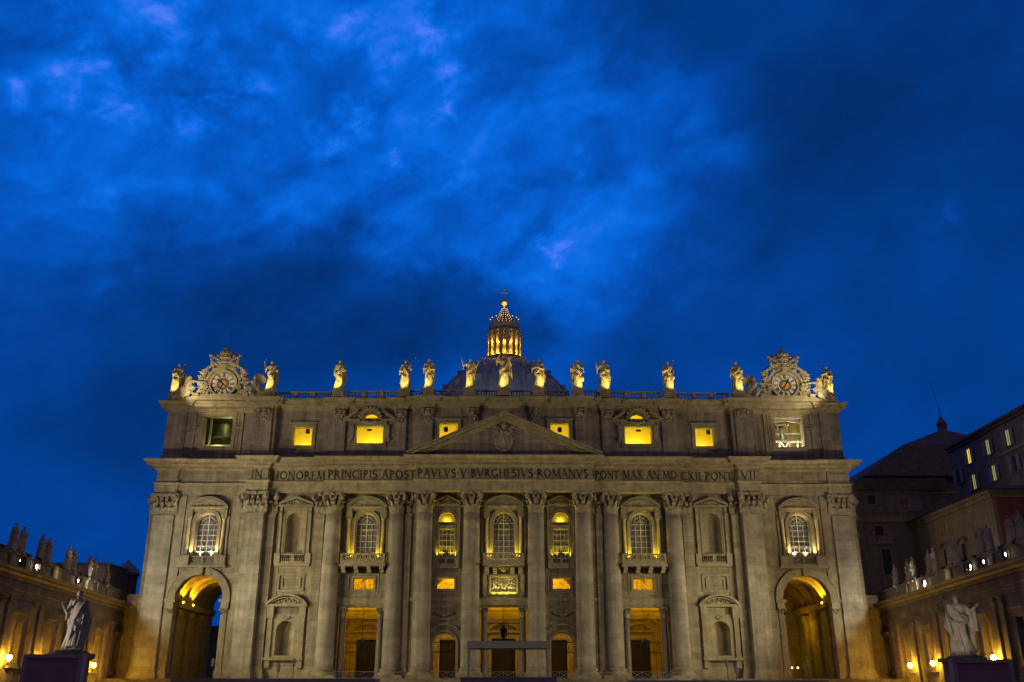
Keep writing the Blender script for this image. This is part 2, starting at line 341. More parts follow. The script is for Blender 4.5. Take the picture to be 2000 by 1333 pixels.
def cap_round(mb, cx, cy_, z0, z1, r):
    h = z1 - z0
    mb.lathe([(r * 1.03, z0 - .12 * r), (r * 1.1, z0 - .04 * r), (r * .84, z0), (r * .80, z0 + h * .5), (r * .95, z0 + h * .8), (r * 1.25, z0 + h * .87)], cx, cy_, 20)
    for row, (zz, hh, out, off) in enumerate(((0.0, .36, .55, 0), (0.0, .62, .72, .5))):
        for i in range(8):
            a = 2 * PI * (i + off) / 8 + PI / 8; leaf(mb, cx + cos(a) * r * .92, cy_ + sin(a) * r * .92, z0 + h * zz, cos(a), sin(a), r * .56, h * hh, r * out)
    for i in range(4):
        a = PI / 4 + PI / 2 * i
        volute(mb, cx + cos(a) * r * 1.46, cy_ + sin(a) * r * 1.46, z0 + h * .75, cos(a), sin(a), h * .14, r * .3)
        leaf(mb, cx + cos(a) * r, cy_ + sin(a) * r, z0 + h * .45, cos(a), sin(a), r * .3, h * .38, r * .45)
        a += PI / 4
        mb.ball((cx + cos(a) * r * 1.28, cy_ + sin(a) * r * 1.28, z0 + h * .90), r * .20, 8)
        for q in (-1, 1): volute(mb, cx + cos(a + q * .28) * r * 1.15, cy_ + sin(a + q * .28) * r * 1.15, z0 + h * .76, cos(a), sin(a), h * .08, r * .2)
    p = []; A = r * 1.62
    for i in range(4):
        a = PI / 4 + PI / 2 * i
        for q, rr in ((-.08, 1.0), (.08, 1.0), (.45, .80), (PI / 4, .76), (PI / 2 - .45, .80)): p.append((cx + cos(a + q) * A * rr, cy_ + sin(a + q) * A * rr))
    mb.plate(p, z0 + h * .87, z1)
def cap_flat(mb, x0, x1, yf, yb, z0, z1):
    h = z1 - z0; w = x1 - x0; cx = (x0 + x1) / 2
    mb.prism([(x0, z0), (x1, z0), (x1 + w * .02, z0 + h * .6), (x1 + w * .10, z0 + h * .87), (x0 - w * .10, z0 + h * .87), (x0 - w * .02, z0 + h * .6)], yf + .34, yb)
    mb.box(x0 - .08, x1 + .08, yf - .08, yb, z0 - .16, z0)
    n = 3 if w > 2 else (2 if w > 1 else 1)
    for i in range(n):
        x = x0 + w * (i + .5) / n; leaf(mb, x, yf + .2, z0, 0, -1, w / n * .74, h * .36, .72)
    for i in range(n + 1 if n > 1 else 1):
        x = x0 + w * i / n if n > 1 else cx; leaf(mb, x, yf + .28, z0, 0, -1, w / n * .7, h * .62, .95)
    for q in (-1, 1):
        volute(mb, cx + q * w * .55, yf - .42, z0 + h * .76, q * .7, -.7, h * .15, .45)
        leaf(mb, cx + q * w * .42, yf, z0 + h * .42, q * .5, -.8, w * .22, h * .4, .45)
        if w > 2: volute(mb, cx + q * w * .13, yf - .16, z0 + h * .74, 0, -1, h * .09, .3)
        for zz in (0, .2): leaf(mb, cx + q * w * .5, (yf + min(yb, yf + 1.5)) / 2, z0 + h * zz, q, 0, .6, h * .4, .35)
    mb.ball((cx, yf - .3, z0 + h * .93), h * .11, 8)
    mb.plate([(x0 - w * .16, yf - .55), (x0 + w * .1, yf - .42), (cx, yf - .30), (x1 - w * .1, yf - .42), (x1 + w * .16, yf - .55), (x1 + w * .16, yb), (x0 - w * .16, yb)], z0 + h * .87, z1)

# ================================================================== THE BASILICA
bas = thing('basilica', 'vast pale stone church front with giant columns, pediment and attic, dome behind', 'church', (0, 3, 3.6))
Z_F = 3.6; Z_CB = 28.25; Z_A = 31.6; Z_AT = 33.4; Z_FR = 35.4; Z_C = 37.0

# giant columns
def column(cx, cyy, s):
    xf = IDM if s > 0 else MIR
    m = MB(xf); rb, rt = 1.40, 1.20; prof = []
    for i in range(13):
        t = i / 12; prof.append((rb - (rb - rt) * (t ** 1.7), 5.3 + (Z_CB - 5.3) * t))
    m.lathe(prof, cx, cyy, 40); c = m.build('column', M['shaft'], bas)
    b = MB(xf); b.box(cx - 1.95, cx + 1.95, cyy - 1.95, cyy + 1.2, Z_F, 4.15)
    b.lathe([(1.85, 4.15), (1.97, 4.35), (1.85, 4.55), (1.62, 4.6), (1.57, 4.75), (1.68, 4.82), (1.72, 4.95), (1.6, 5.08), (1.45, 5.12), (1.42, 5.3)], cx, cyy, 32)
    b.build('column_base', M['trim'], c)
    k = MB(xf); cap_round(k, cx, cyy, Z_CB, Z_A, rt); k.build('capital', M['carved'], c)
for s in (-1, 1):
    for cx, cyy in ((5.05, 1.25), (12.45, 1.25), (16.95, 2.35), (27.0, 2.35)): column(cx, cyy, s)
# giant pilasters
def pilaster(x0, x1, yf, yb, s, z0=Z_F):
    xf = IDM if s > 0 else MIR
    m = MB(xf); m.box(x0, x1, yf, yb, 5.0, Z_CB); c = m.build('pilaster', M['shaft'] if x1 - x0 > 2 else M['trav'], bas)
    b = MB(xf); b.box(x0 - .3, x1 + .3, yf - .35, yb, z0, 4.15); b.box(x0 - .22, x1 + .22, yf - .25, yb, 4.15, 4.55); b.box(x0 - .1, x1 + .1, yf - .12, yb, 4.55, 5.0)
    b.build('pilaster_base', M['trim'], c)
    k = MB(xf); cap_flat(k, x0, x1, yf, yb, Z_CB, Z_A); k.build('capital', M['carved'], c)
for s in (-1, 1):
    pilaster(37.7, 40.7, .85, 5, s); pilaster(36.2, 37.7, 2.0, 5, s); pilaster(40.7, 42.0, 2.9, 5, s)
    pilaster(52.5, 55.7, 2.9, 6, s); pilaster(28.4, 29.9, 2.2, 5, s); pilaster(55.7, 56.9, 4.6, 8, s); pilaster(14.6, 15.6, 2.0, 3.4, s)

# entablature
half = [(0, 0), (13.95, 0), (13.95, 1.1), (28.3, 1.1), (28.3, 2.0), (37.6, 2.0), (37.6, .85), (40.75, .85), (40.75, 3.3), (52.5, 3.3), (52.5, 2.9), (56.0, 2.9), (56.0, 30)]
plan = [(-x, y) for x, y in reversed(half)] + half[1:]
m = MB(); m.sweep(plan, [(-3.0, 31.6), (0, 31.6), (0, 32.05), (.07, 32.06), (.07, 32.55), (.14, 32.56), (.14, 33.05), (.3, 33.15), (.38, 33.3), (.38, 33.4), (-.4, 33.42)]); m.build('architrave', M['trim'], bas)
m = MB(); m.sweep(plan, [(0, 33.40), (0, 35.42)]); frieze = m.build('frieze', M['trav'], bas)
m = MB(); m.sweep(plan, [(-.2, 35.4), (.12, 35.42), (.3, 35.6), (.3, 35.72), (.42, 35.74), (.42, 35.98), (.6, 36.0), (.75, 36.12), (1.45, 36.14), (1.45, 36.5), (1.55, 36.52), (1.7, 36.62), (1.88, 36.9), (1.9, 37.0), (-3, 37.25)])
cornice = m.build('cornice', M['trim'], bas)
dn = MB()
for i in range(len(plan) - 1):
    (xa, ya), (xb, yb_) = plan[i], plan[i + 1]
    if abs(ya - yb_) < .01:
        k = int(abs(xb - xa) / .62)
        for j in range(k):
            x = xa + (xb - xa) * (j + .5) / k; dn.box(x - .17, x + .17, ya - .56, ya - .42, 35.76, 35.97)
dn.build('dentil_row', M['trim'], cornice)

# inscription
G = {'I': (.34, [((.17, 0), (.17, 1), 1)]), 'L': (.62, [((.15, 0), (.15, 1), 1), ((.15, .03), (.6, .03), 0), ((.6, 0), (.6, .2), 0)]),
 'N': (.95, [((.12, 0), (.12, 1), 0), ((.12, 1), (.83, 0), 1), ((.83, 0), (.83, 1), 0)]),
 'H': (.95, [((.15, 0), (.15, 1), 1), ((.8, 0), (.8, 1), 1), ((.15, .52), (.8, .52), 0)]),
 'E': (.66, [((.15, 0), (.15, 1), 1), ((.15, .97), (.58, .97), 0), ((.15, .52), (.5, .52), 0), ((.15, .03), (.62, .03), 0)]),
 'T': (.8, [((.4, 0), (.4, 1), 1), ((.03, .97), (.77, .97), 0), ((.03, .83), (.03, 1), 0), ((.77, .83), (.77, 1), 0)]),
 'A': (.95, [((.08, 0), (.46, 1), 0), ((.46, 1), (.87, 0), 1), ((.22, .38), (.72, .38), 0)]),
 'V': (.95, [((.08, 1), (.49, 0), 1), ((.49, 0), (.87, 1), 0)]), 'X': (.9, [((.08, 1), (.82, 0), 1), ((.1, 0), (.78, 1), 0)]),
 'M': (1.15, [((.1, 0), (.2, 1), 0), ((.2, 1), (.57, .05), 1), ((.57, .05), (.93, 1), 0), ((.93, 1), (1.05, 0), 1)])}
def arcs(cx, cz, rx, rz, a0, a1, n=10):
    P = [(cx + rx * cos(R(a0 + (a1 - a0) * i / n)), cz + rz * sin(R(a0 + (a1 - a0) * i / n))) for i in range(n + 1)]
    return [(P[i], P[i + 1], .7) for i in range(n)]
G['O'] = (1.05, arcs(.52, .5, .44, .47, 0, 360, 16)); G['C'] = (.92, arcs(.52, .5, .44, .47, 50, 310, 13))
G['G'] = (.98, arcs(.52, .5, .44, .47, 50, 320, 13) + [((.85, .05), (.85, .45), 1)])
G['D'] = (.98, [((.15, 0), (.15, 1), 1)] + arcs(.15, .5, .72, .48, -90, 90, 12))
G['P'] = (.7, [((.15, 0), (.15, 1), 1)] + arcs(.15, .73, .46, .25, -90, 90, 9))
G['R'] = (.85, [((.15, 0), (.15, 1), 1)] + arcs(.15, .75, .44, .23, -90, 90, 9) + [((.35, .52), (.8, 0), 1)])
G['B'] = (.74, [((.15, 0), (.15, 1), 1)] + arcs(.15, .76, .38, .22, -90, 90, 8) + arcs(.15, .28, .48, .26, -90, 90, 8))
G['S'] = (.66, arcs(.33, .74, .24, .24, 30, 230, 8) + arcs(.33, .27, .26, .26, 70, -150, 9) + [((.17, .57), (.45, .48), 1)])
G['.'] = (.34, [((.13, .5), (.21, .5), 1.6)]); G[' '] = (.22, [])
def inscribe(text, x0, x1, y, z0, h):
    w = sum(G[c][0] + .13 for c in text) - .13; k = (x1 - x0) / w; b = MB(); x = x0; lean = 0
    for c in text:
        gw, st_ = G[c]
        for (a, b_, t) in st_:
            ax, az, bx_, bz = x + a[0] * k, z0 + a[1] * h, x + b_[0] * k, z0 + b_[1] * h
            d = Vector((bx_ - ax, bz - az)); d = d / max(d.length, 1e-5); n_ = Vector((-d.y, d.x)) * (.055 + .062 * t); e = d * .03
            b.prism([(ax - e.x - n_.x, az - e.y - n_.y), (bx_ + e.x - n_.x, bz + e.y - n_.y), (bx_ + e.x + n_.x, bz + e.y + n_.y), (ax - e.x + n_.x, az - e.y + n_.y)], y - .05, y + .02)
            if c not in 'OCGS.' and abs(d.y) > .5:
                for (qx, qz) in ((ax, az), (bx_, bz)):
                    if abs(qz - z0) < .02 or abs(qz - z0 - h) < .02:
                        b.box(qx - .19, qx + .19, y - .052, y + .018, qz - .03, qz + .03)
        x += (gw + .13) * k
    return b.build('inscription', M['letter'], frieze)
inscribe('IN.', -40.3, -37.95, .85, 33.78, 1.28); inscribe('HONOREM', -37.2, -28.75, 2.0, 33.78, 1.28); inscribe('PRINCIPIS.APOST', -28.1, -14.15, 1.1, 33.78, 1.28)
inscribe('PAVLVS.V.BVRGHESIVS.ROMANVS', -13.7, 13.4, 0, 33.78, 1.28); inscribe('.PONT.MAX.AN.MD', 14.1, 27.7, 1.1, 33.78, 1.28)
inscribe('CXII.PONT.', 28.5, 37.3, 2.0, 33.78, 1.28); inscribe('VII', 37.95, 40.3, .85, 33.78, 1.28)

# pediment
ped = MB(); ped.prism([(-13.6, 37.0), (13.6, 37.0), (0, 42.9)], .15, 1.9); ped = ped.build('pediment', M['attic'], bas)
def rake(m, z_l, t0, t1, y0, y1, hw, apex):
    for s in (-1, 1):
        n = Vector((-(apex - z_l), hw)).normalized()
        # thickness measured across the slope
        def pt(x, t): return (s * x, z_l + (apex - z_l) * (1 - x / hw) + t / n.y)
        m.prism([pt(hw, t0), pt(0, t0), pt(0, t1), pt(hw, t1)] if s > 0 else [pt(hw, t0), pt(hw, t1), pt(0, t1), pt(0, t0)], y0, y1)
m = MB(); rake(m, 37.05, -.75, -.45, -.28, 1.9, 15.2, 43.75); rake(m, 37.05, -.45, -.2, -.62, 1.9, 15.2, 43.75); rake(m, 37.05, -.2, .22, -1.35, 1.9, 15.4, 43.75); rake(m, 37.05, .22, .42, -1.75, 1.9, 15.6, 43.75)
m.build('raking_cornice', M['trim'], ped)

# attic
ahalf = [(0, .9), (14.6, .9), (14.6, 2.0), (28.6, 2.0), (28.6, 2.9), (37.4, 2.9), (37.4, 1.5), (41.0, 1.5), (41.0, 3.9), (52.6, 3.9), (52.6, 3.5), (55.8, 3.5), (55.8, 28)]
# pilaster strips of the attic
strips = [(4.2, 5.9, .9), (11.6, 13.3, .9), (16.0, 17.9, 2.0), (25.9, 28.1, 2.0), (37.9, 40.5, 1.5)]
def attic_path():
    p = [(0, .9)]
    def st(x0, x1, y): return [(x0, y), (x0, y - .45), (x1, y - .45), (x1, y)]
    p += st(4.1, 6.0, .9) + st(11.5, 13.4, .9) + [(14.6, .9), (14.6, 2.0)] + st(15.9, 18.0, 2.0) + st(25.8, 28.2, 2.0) + [(28.6, 2.0), (28.6, 2.9), (37.4, 2.9), (37.4, 1.5)] + st(37.8, 40.6, 1.5)
    p += [(41.0, 1.5), (41.0, 3.9), (52.6, 3.9), (52.6, 3.5), (55.8, 3.5), (55.8, 28)]
    return p
ap = attic_path(); aplan = [(-x, y) for x, y in reversed(ap)] + ap[1:]
m = MB(); m.sweep(aplan, [(-.3, 45.35), (.1, 45.4), (.15, 45.7), (.3, 45.75), (.35, 45.95), (.5, 46.0), (1.05, 46.15), (1.05, 46.5), (1.25, 46.7), (1.4, 46.95), (1.4, 47.02), (-3, 47.2)])
m.build('attic_cornice', M['trim'], bas)
m = MB(); m.sweep(aplan, [(0, 37.0), (.22, 37.0), (.22, 37.8), (.12, 37.95), (0, 38.0)]); m.build('attic_base', M['attic'], bas)
for s in (-1, 1):
    xf = IDM if s > 0 else MIR
    for x0, x1, y0 in strips:
        m = MB(xf); m.box(x0, x1, y0 - .42, y0 + .3, 37.5, 45.4); p_ = m.build('attic_pilaster', M['attic'], bas)
        k = MB(xf); cx = (x0 + x1) / 2; yf = y0 - .42
        k.ball((cx, yf - .15, 44.5), .5, 10, (1, .8, 1.15)); k.ball((cx, yf - .25, 45.1), .36, 8, (1.7, .7, .5))
        for q in (-1, 1):
            volute(k, cx + q * .72, yf - .2, 45.0, q * .5, -.8, .3, .4); k.ball((cx + q * .46, yf - .05, 44.2), .32, 8, (1, .8, 1.3)); k.ball((cx + q * .78, yf - .05, 44.6), .26, 8, (1, 1, 1.4)); k.ball((cx + q * .3, yf - .05, 43.5), .22, 8, (1, .8, 1.6))
            leaf(k, cx + q * .3, yf + .05, 43.6, q * .3, -.9, .5, .9, .35)
        k.ball((cx, yf, 43.7), .26, 8, (1, .6, 1.5)); k.ball((cx, yf, 43.2), .14, 8, (1, .6, 1.8))
        k.build('carved_head', M['carved'], p_)
def attic_wall(x0, x1, y, holes, s, t=1.2):
    m = MB(IDM if s > 0 else MIR); m.wall(rect(x0, x1, 37.0, 45.6), holes, y, y + t); return m.build('attic_wall', M['attic'], bas)
def room(x0, x1, y0, y1, z0, z1, s, name='lit_chamber', material=None):
    m = MB(IDM if s > 0 else MIR)
    m.add([(x0, y0, z0), (x1, y0, z0), (x1, y1, z0), (x0, y1, z0), (x0, y0, z1), (x1, y0, z1), (x1, y1, z1), (x0, y1, z1)],
          [(0, 3, 2, 1), (4, 5, 6, 7), (1, 2, 6, 5), (2, 3, 7, 6), (3, 0, 4, 7)])
    return m.build(name, material or M['yellow'], bas)
def sq_frame(x0, x1, z0, z1, y, s, w=.42, ears=True):
    m = MB(IDM if s > 0 else MIR)
    m.wall(rect(x0 - w, x1 + w, z0 - w, z1 + w), [rect(x0, x1, z0, z1)], y - .16, y + .1)
    m.wall(rect(x0 - w - .16, x1 + w + .16, z0 - w - .16, z1 + w + .16), [rect(x0 - w - .02, x1 + w + .02, z0 - w - .02, z1 + w + .02)], y - .24, y + .1)
    if ears: m.box(x0 - w - .4, x1 + w + .4, y - .42, y + .1, z1 + w + .17, z1 + w + .36)
    return m.build('attic_window', M['trim'], bas)
for s in (-1, 1):
    c9 = 9.05; sm = (c9 - 1.5, c9 + 1.5, 40.05, 42.85)
    attic_wall(0 if s > 0 else 0, 14.6, .9, [rect(*sm)], s); w_ = sq_frame(*sm, .9, s)
    m = MB(IDM if s > 0 else MIR); m.box(c9 + .1 if s < 0 else c9 - .3, c9 + .75 if s < 0 else c9 + .35 , 1.35, 1.6, 41.55, 42.35)
    m.build('loudspeaker_box', M['iron'], w_)
    room(c9 - 2.3, c9 + 2.3, 2.1, 4.4, 39.2, 43.5, s)
    big = (19.75, 24.15, 39.75, 42.65); lun = arch(21.95, 1.15, 43.95, 43.97, 12, .8)
    attic_wall(14.6, 28.6, 2.0, [rect(*big), lun], s); w_ = sq_frame(*big, 2.0, s, .4, False)
    m = MB(IDM if s > 0 else MIR); m.box(21.75, 22.5, 2.5, 2.7, 41.98, 42.3); m.build('loudspeaker_box', M['iron'], w_)
    room(18.9, 25.0, 3.2, 6.0, 39.0, 45.2, s)
    m = MB(IDM if s > 0 else MIR)
    m.prism(band(21.95, 43.7, 43.95, 1.2, 1.75), 1.5, 2.1)
    for i in range(9):
        a = PI * (i + .5) / 9; m.ball((21.95 + 1.8 * cos(a), 1.45, 43.95 + 1.8 * sin(a)), .24, 6)
    for q in (-1, 1):
        m.prism([(21.95 + q * 4.3, 43.75), (21.95 + q * 2.0, 45.25), (21.95 + q * 2.0, 44.85), (21.95 + q * 3.6, 43.75)], 1.15, 2.05)
        m.prism([(21.95 + q * 4.1, 43.45), (21.95 + q * 4.1, 43.75), (21.95 + q * 1.7, 43.75), (21.95 + q * 1.7, 43.45)], 1.4, 2.05)
        volute(m, 21.95 + q * 2.9, 1.7, 42.3, q, 0, .35, .5); m.box(21.95 + q * 2.9 - .3, 21.95 + q * 2.9 + .3, 1.6, 2.05, 40.3, 42.2); volute(m, 21.95 + q * 3.1, 1.7, 40.2, q, 0, .3, .5)
    for i in range(5): m.ball((20.95 + i * .5, 1.55, 43.35 - .12 * (2 - abs(i - 2))), .3, 8)
    m.box(19.2, 24.7, 1.55, 2.05, 43.1, 43.45)
    m.build('broken_pediment', M['trim'], w_)
    nw = (31.5, 34.55, 39.6, 42.7)
    attic_wall(28.6, 37.4, 2.9, [rect(*nw)], s); w_ = sq_frame(*nw, 2.9, s)
    m = MB(IDM if s > 0 else MIR); a_ = 32.05 if s < 0 else 33.5
    m.box(a_, a_ + .6, 3.35, 3.6, 41.75, 42.5); m.build('loudspeaker_box', M['iron'], w_)
    room(30.6, 35.4, 4.1, 6.4, 38.9, 43.4, s)
    attic_wall(37.4, 41.0, 1.5, [], s)
    bo = (44.95, 49.75, 39.7, 44.85)
    attic_wall(41.0, 52.6, 3.9, [rect(*bo)], s, 1.5); attic_wall(52.6, 55.8, 3.5, [], s)
    m = MB(IDM if s > 0 else MIR); m.wall(rect(44.4, 50.3, 39.15, 45.35), [rect(*bo)], 3.68, 4.0); m.wall(rect(43.9, 50.8, 38.8, 45.38), [rect(44.42, 50.28, 39.17, 45.33)], 3.8, 3.95)
    for q in (-1, 1):
        for zz in (43.2, 42.75): m.box(47.35 + q * 3.35 - .45, 47.35 + q * 3.35 + .45, 3.55, 3.95, zz, zz + .2)
        m.box(47.35 + q * 3.9 - .25, 47.35 + q * 3.9 + .25, 3.65, 3.95, 38.0, 45.38)
    m.build('belfry_window', M['trim'], bas)
    room(43.2, 51.5, 5.4, 12.5, 39.0, 46.6, s, 'bell_chamber', M['inner'])
    # body behind
for s in (-1, 1):
    m = MB(IDM if s > 0 else MIR); m.box(51.6, 55.7, 5.4, 28, 37.2, 46.9); m.box(41.2, 43.0, 4.8, 28, 37.2, 46.9); m.box(43.0, 51.6, 12.6, 28, 37.2, 46.9); m.box(43, 51.6, 5.4, 12.6, 46.7, 47.0)
    m.box(30.0, 41.2, 6.6, 28, 37.2, 47.0); m.box(0, 30, 6.3, 28, 37.2, 47.0); m.build('attic_block', M['attic'], bas)
m = MB(); m.box(-41, 41, .9, 28, 47.0, 47.1); m.box(-56, 56, 4.0, 28, 47.02, 47.12); m.box(-24, 24, 28, 150, 20, 46); m.prism([(-24, 46), (24, 46), (0, 54)], 30, 140)
m.build('roof', M['lead'], bas)

# balustrade on the attic
def balus(mb, x0, x1, y, z0, z1, w=.55, pitch=.42, r=.12, seg=6):
    mb.box(x0, x1, y - w / 2, y + w / 2, z1 - .22, z1); mb.box(x0, x1, y - w / 2, y + w / 2, z0, z0 + .2)
    n = max(1, int((x1 - x0) / pitch)); h = z1 - z0 - .42
    for i in range(n):
        x = x0 + (x1 - x0) * (i + .5) / n; zb = z0 + .2
        mb.lathe([(r * .6, zb), (r, zb + h * .25), (r * .9, zb + h * .4), (r * .45, zb + h * .7), (r * .7, zb + h)], x, y, seg)
    return mb
zb0, zb1 = 47.05, 48.4
xs = [-37.3, -28.6, -26, -17.3, -15.4, -13.4, -11.5, -6.7, -4.7, -1.1, 1.1, 4.7, 6.7, 10.8, 12.9, 15.4, 17.3, 26, 28.6, 37.3]
for i in range(0, len(xs), 2):
    a, b = xs[i], xs[i + 1]; y = 1.9 if abs(a + b) / 2 > 28.7 else (1.3 if abs(a + b) / 2 > 14.5 else .6)
    m = MB(); n = max(1, round((b - a) / 3.0)); L_ = (b - a) / n
    for j in range(n):
        balus(m, a + j * L_ + .28, a + (j + 1) * L_ - .28, y, zb0, zb1)
        if j: m.box(a + j * L_ - .28, a + j * L_ + .28, y - .36, y + .36, zb0, zb1)
    m.box(a, a + .28, y - .34, y + .34, zb0, zb1); m.box(b - .28, b, y - .34, y + .34, zb0, zb1)
    m.build('balustrade', M['trim'], bas)

# facade walls -----------------------------------------------------------------
SM = .35
def fwall(x0, x1, y, holes, s, t=1.6, z1=31.8):
    m = MB(IDM if s > 0 else MIR); m.wall(rect(x0, x1, Z_F, z1), holes, y, y + t); return m.build('wall', M['trav'], bas)
CW = 47.3
for s in (-1, 1):
    hs = [arch(9.0, 1.35, 21.5, 27.2), rect(7.65, 10.35, 16.8, 18.45), arch(9.0, 1.75, Z_F + .02, 8.6)]
    if s > 0: fwall(3.9, 14.6, 2.3, hs, 1)
    else: fwall(3.9, 14.6, 2.3, hs, -1)
    fwall(14.6, 28.4, 3.3, [arch(21.85, 1.7, 21.5, 26.95), rect(20.25, 23.45, 16.8, 18.5), rect(18.25, 25.45, Z_F + .02, 14.2)], s)
    fwall(28.4, 36.3, 2.9, [arch(33.0, 1.42, 22.2, 27.15), arch(33.2, 1.42, 7.0, 10.6)], s)
    fwall(41.9, 52.6, 3.8, [arch(CW, 1.75, 21.9, 27.0), arch(CW, 3.75, Z_F + .02, 15.3)], s)
    m = MB(IDM if s > 0 else MIR); m.box(55.6, 55.9, 6, 40, Z_F, 31.6); m.box(37.2, 42.0, 5, 6.5, Z_F, 31.6); m.box(52.5, 55.7, 6, 7.5, Z_F, 31.6); m.build('wall', M['trav'], bas)
fwall(-3.9, 3.9, 2.3, [arch(0, 1.7, 21.5, 26.95), rect(-3.7, 3.7, Z_F + .02, 14.2)], 1)
# raised strips, string courses, plinth
for s in (-1, 1):
    m = MB(IDM if s > 0 else MIR)
    m.box(50.95, 52.5, 3.45, 3.9, 5.5, 31.5); m.box(42.0, 43.4, 3.45, 3.9, 20.0, 31.5); m.box(43.45, 50.9, 3.62, 3.9, 28.3, 28.5) if False else None
    m.box(42.0, 52.5, 3.5, 3.9, 19.95, 20.25); m.box(42.0, 42.45, 3.3, 3.9, Z_F, 5.3); m.box(52.15, 52.5, 3.3, 3.9, Z_F, 5.3)
    for xx in (42.0, ): m.box(xx, 43.0, 3.5, 3.9, 5.3, 13.5)
    m.box(28.4, 36.3, 2.75, 3.0, Z_F, 5.4); m.box(29.9, 36.2, 2.8, 3.0, 19.9, 20.1); m.box(29.9, 36.2, 2.8, 3.0, 15.0, 15.12) if False else None
    m.box(14.6, 28.4, 3.05, 3.4, 15.0, 15.4); m.box(14.6, 28.4, 3.15, 3.4, 14.5, 15.0); m.box(3.9, 14.6, 2.1, 2.4, 15.0, 15.4)
    m.box(29.9, 31.0, 2.75, 2.95, 5.4, 31.5); m.box(35.2, 36.2, 2.75, 2.95, 5.4, 31.5)
    m.build('string_course', M['trim'], bas)
m = MB(); m.box(-3.9, 3.9, 2.05, 2.4, 15.0, 15.4); m.box(-3.9, 3.9, 2.15, 2.4, 14.4, 15.0); m.build('string_course', M['trim'], bas)
# windows --------------------------------------------------------------------
def window(cx, hw, z0, zs, y, s, cols=4, rows=6, square=False, par=None):
    xf = IDM if s > 0 else MIR; top = zs if square else None
    fr = MB(xf)
    if square: fr.wall(rect(cx - hw, cx + hw, z0, zs), [rect(cx - hw + .1, cx + hw - .1, z0 + .1, zs - .1)], y - .06, y + .1)
    else: fr.prism(band(cx, z0, zs, hw - .1, hw), y - .06, y + .1)
    for i in range(1, cols): 
        x = cx - hw + 2 * hw * i / cols; t = .055 if i == cols // 2 else .028
        fr.box(x - t, x + t, y - .05, y + .05, z0, zs + (hw * .97 if (i == cols // 2 and not square) else 0))
    for j in range(1, rows + (0 if square else 1)):
        z = z0 + (zs - z0) * j / rows; fr.box(cx - hw, cx + hw, y - .045, y + .045, z - .03, z + .03)
    if not square:
        for k in (1, 2, 4, 5):
            a = PI * k / 6; fr.tube([(cx + .32 * hw * cos(a), y, zs + .32 * hw * sin(a)), (cx + hw * .97 * cos(a), y, zs + hw * .97 * sin(a))], .03, 4)
        for rr in (.32, .66):
            fr.tube([(cx + rr * hw * cos(PI * i / 12), y, zs + rr * hw * sin(PI * i / 12)) for i in range(13)], .03, 4)
    w = fr.build('window', M['white'], bas)
    g_ = MB(xf); g_.prism(arch(cx, hw, z0, zs) if not square else rect(cx - hw, cx + hw, z0, zs), y + .12, y + .16); g_.build('pane', M['glass'], w)
    c = MB(xf); n = 26; vs = []; zt = zs + (0 if square else hw * .3)
    for i in range(n + 1):
        x = cx - hw + 2 * hw * i / n; yy = y + .10 + .012 * ((i % 2) * 2 - 1)
        vs += [(x, yy, z0 + .05), (x, yy, zt - .05 if square else zs + hw * .9 * math.sqrt(max(0, 1 - ((x - cx) / hw) ** 2)))]
    c.add(vs, [(2 * i, 2 * i + 2, 2 * i + 3, 2 * i + 1) for i in range(n)]); c.build('curtain', M['curtain' if not square else 'curtain2'], w)
    return w
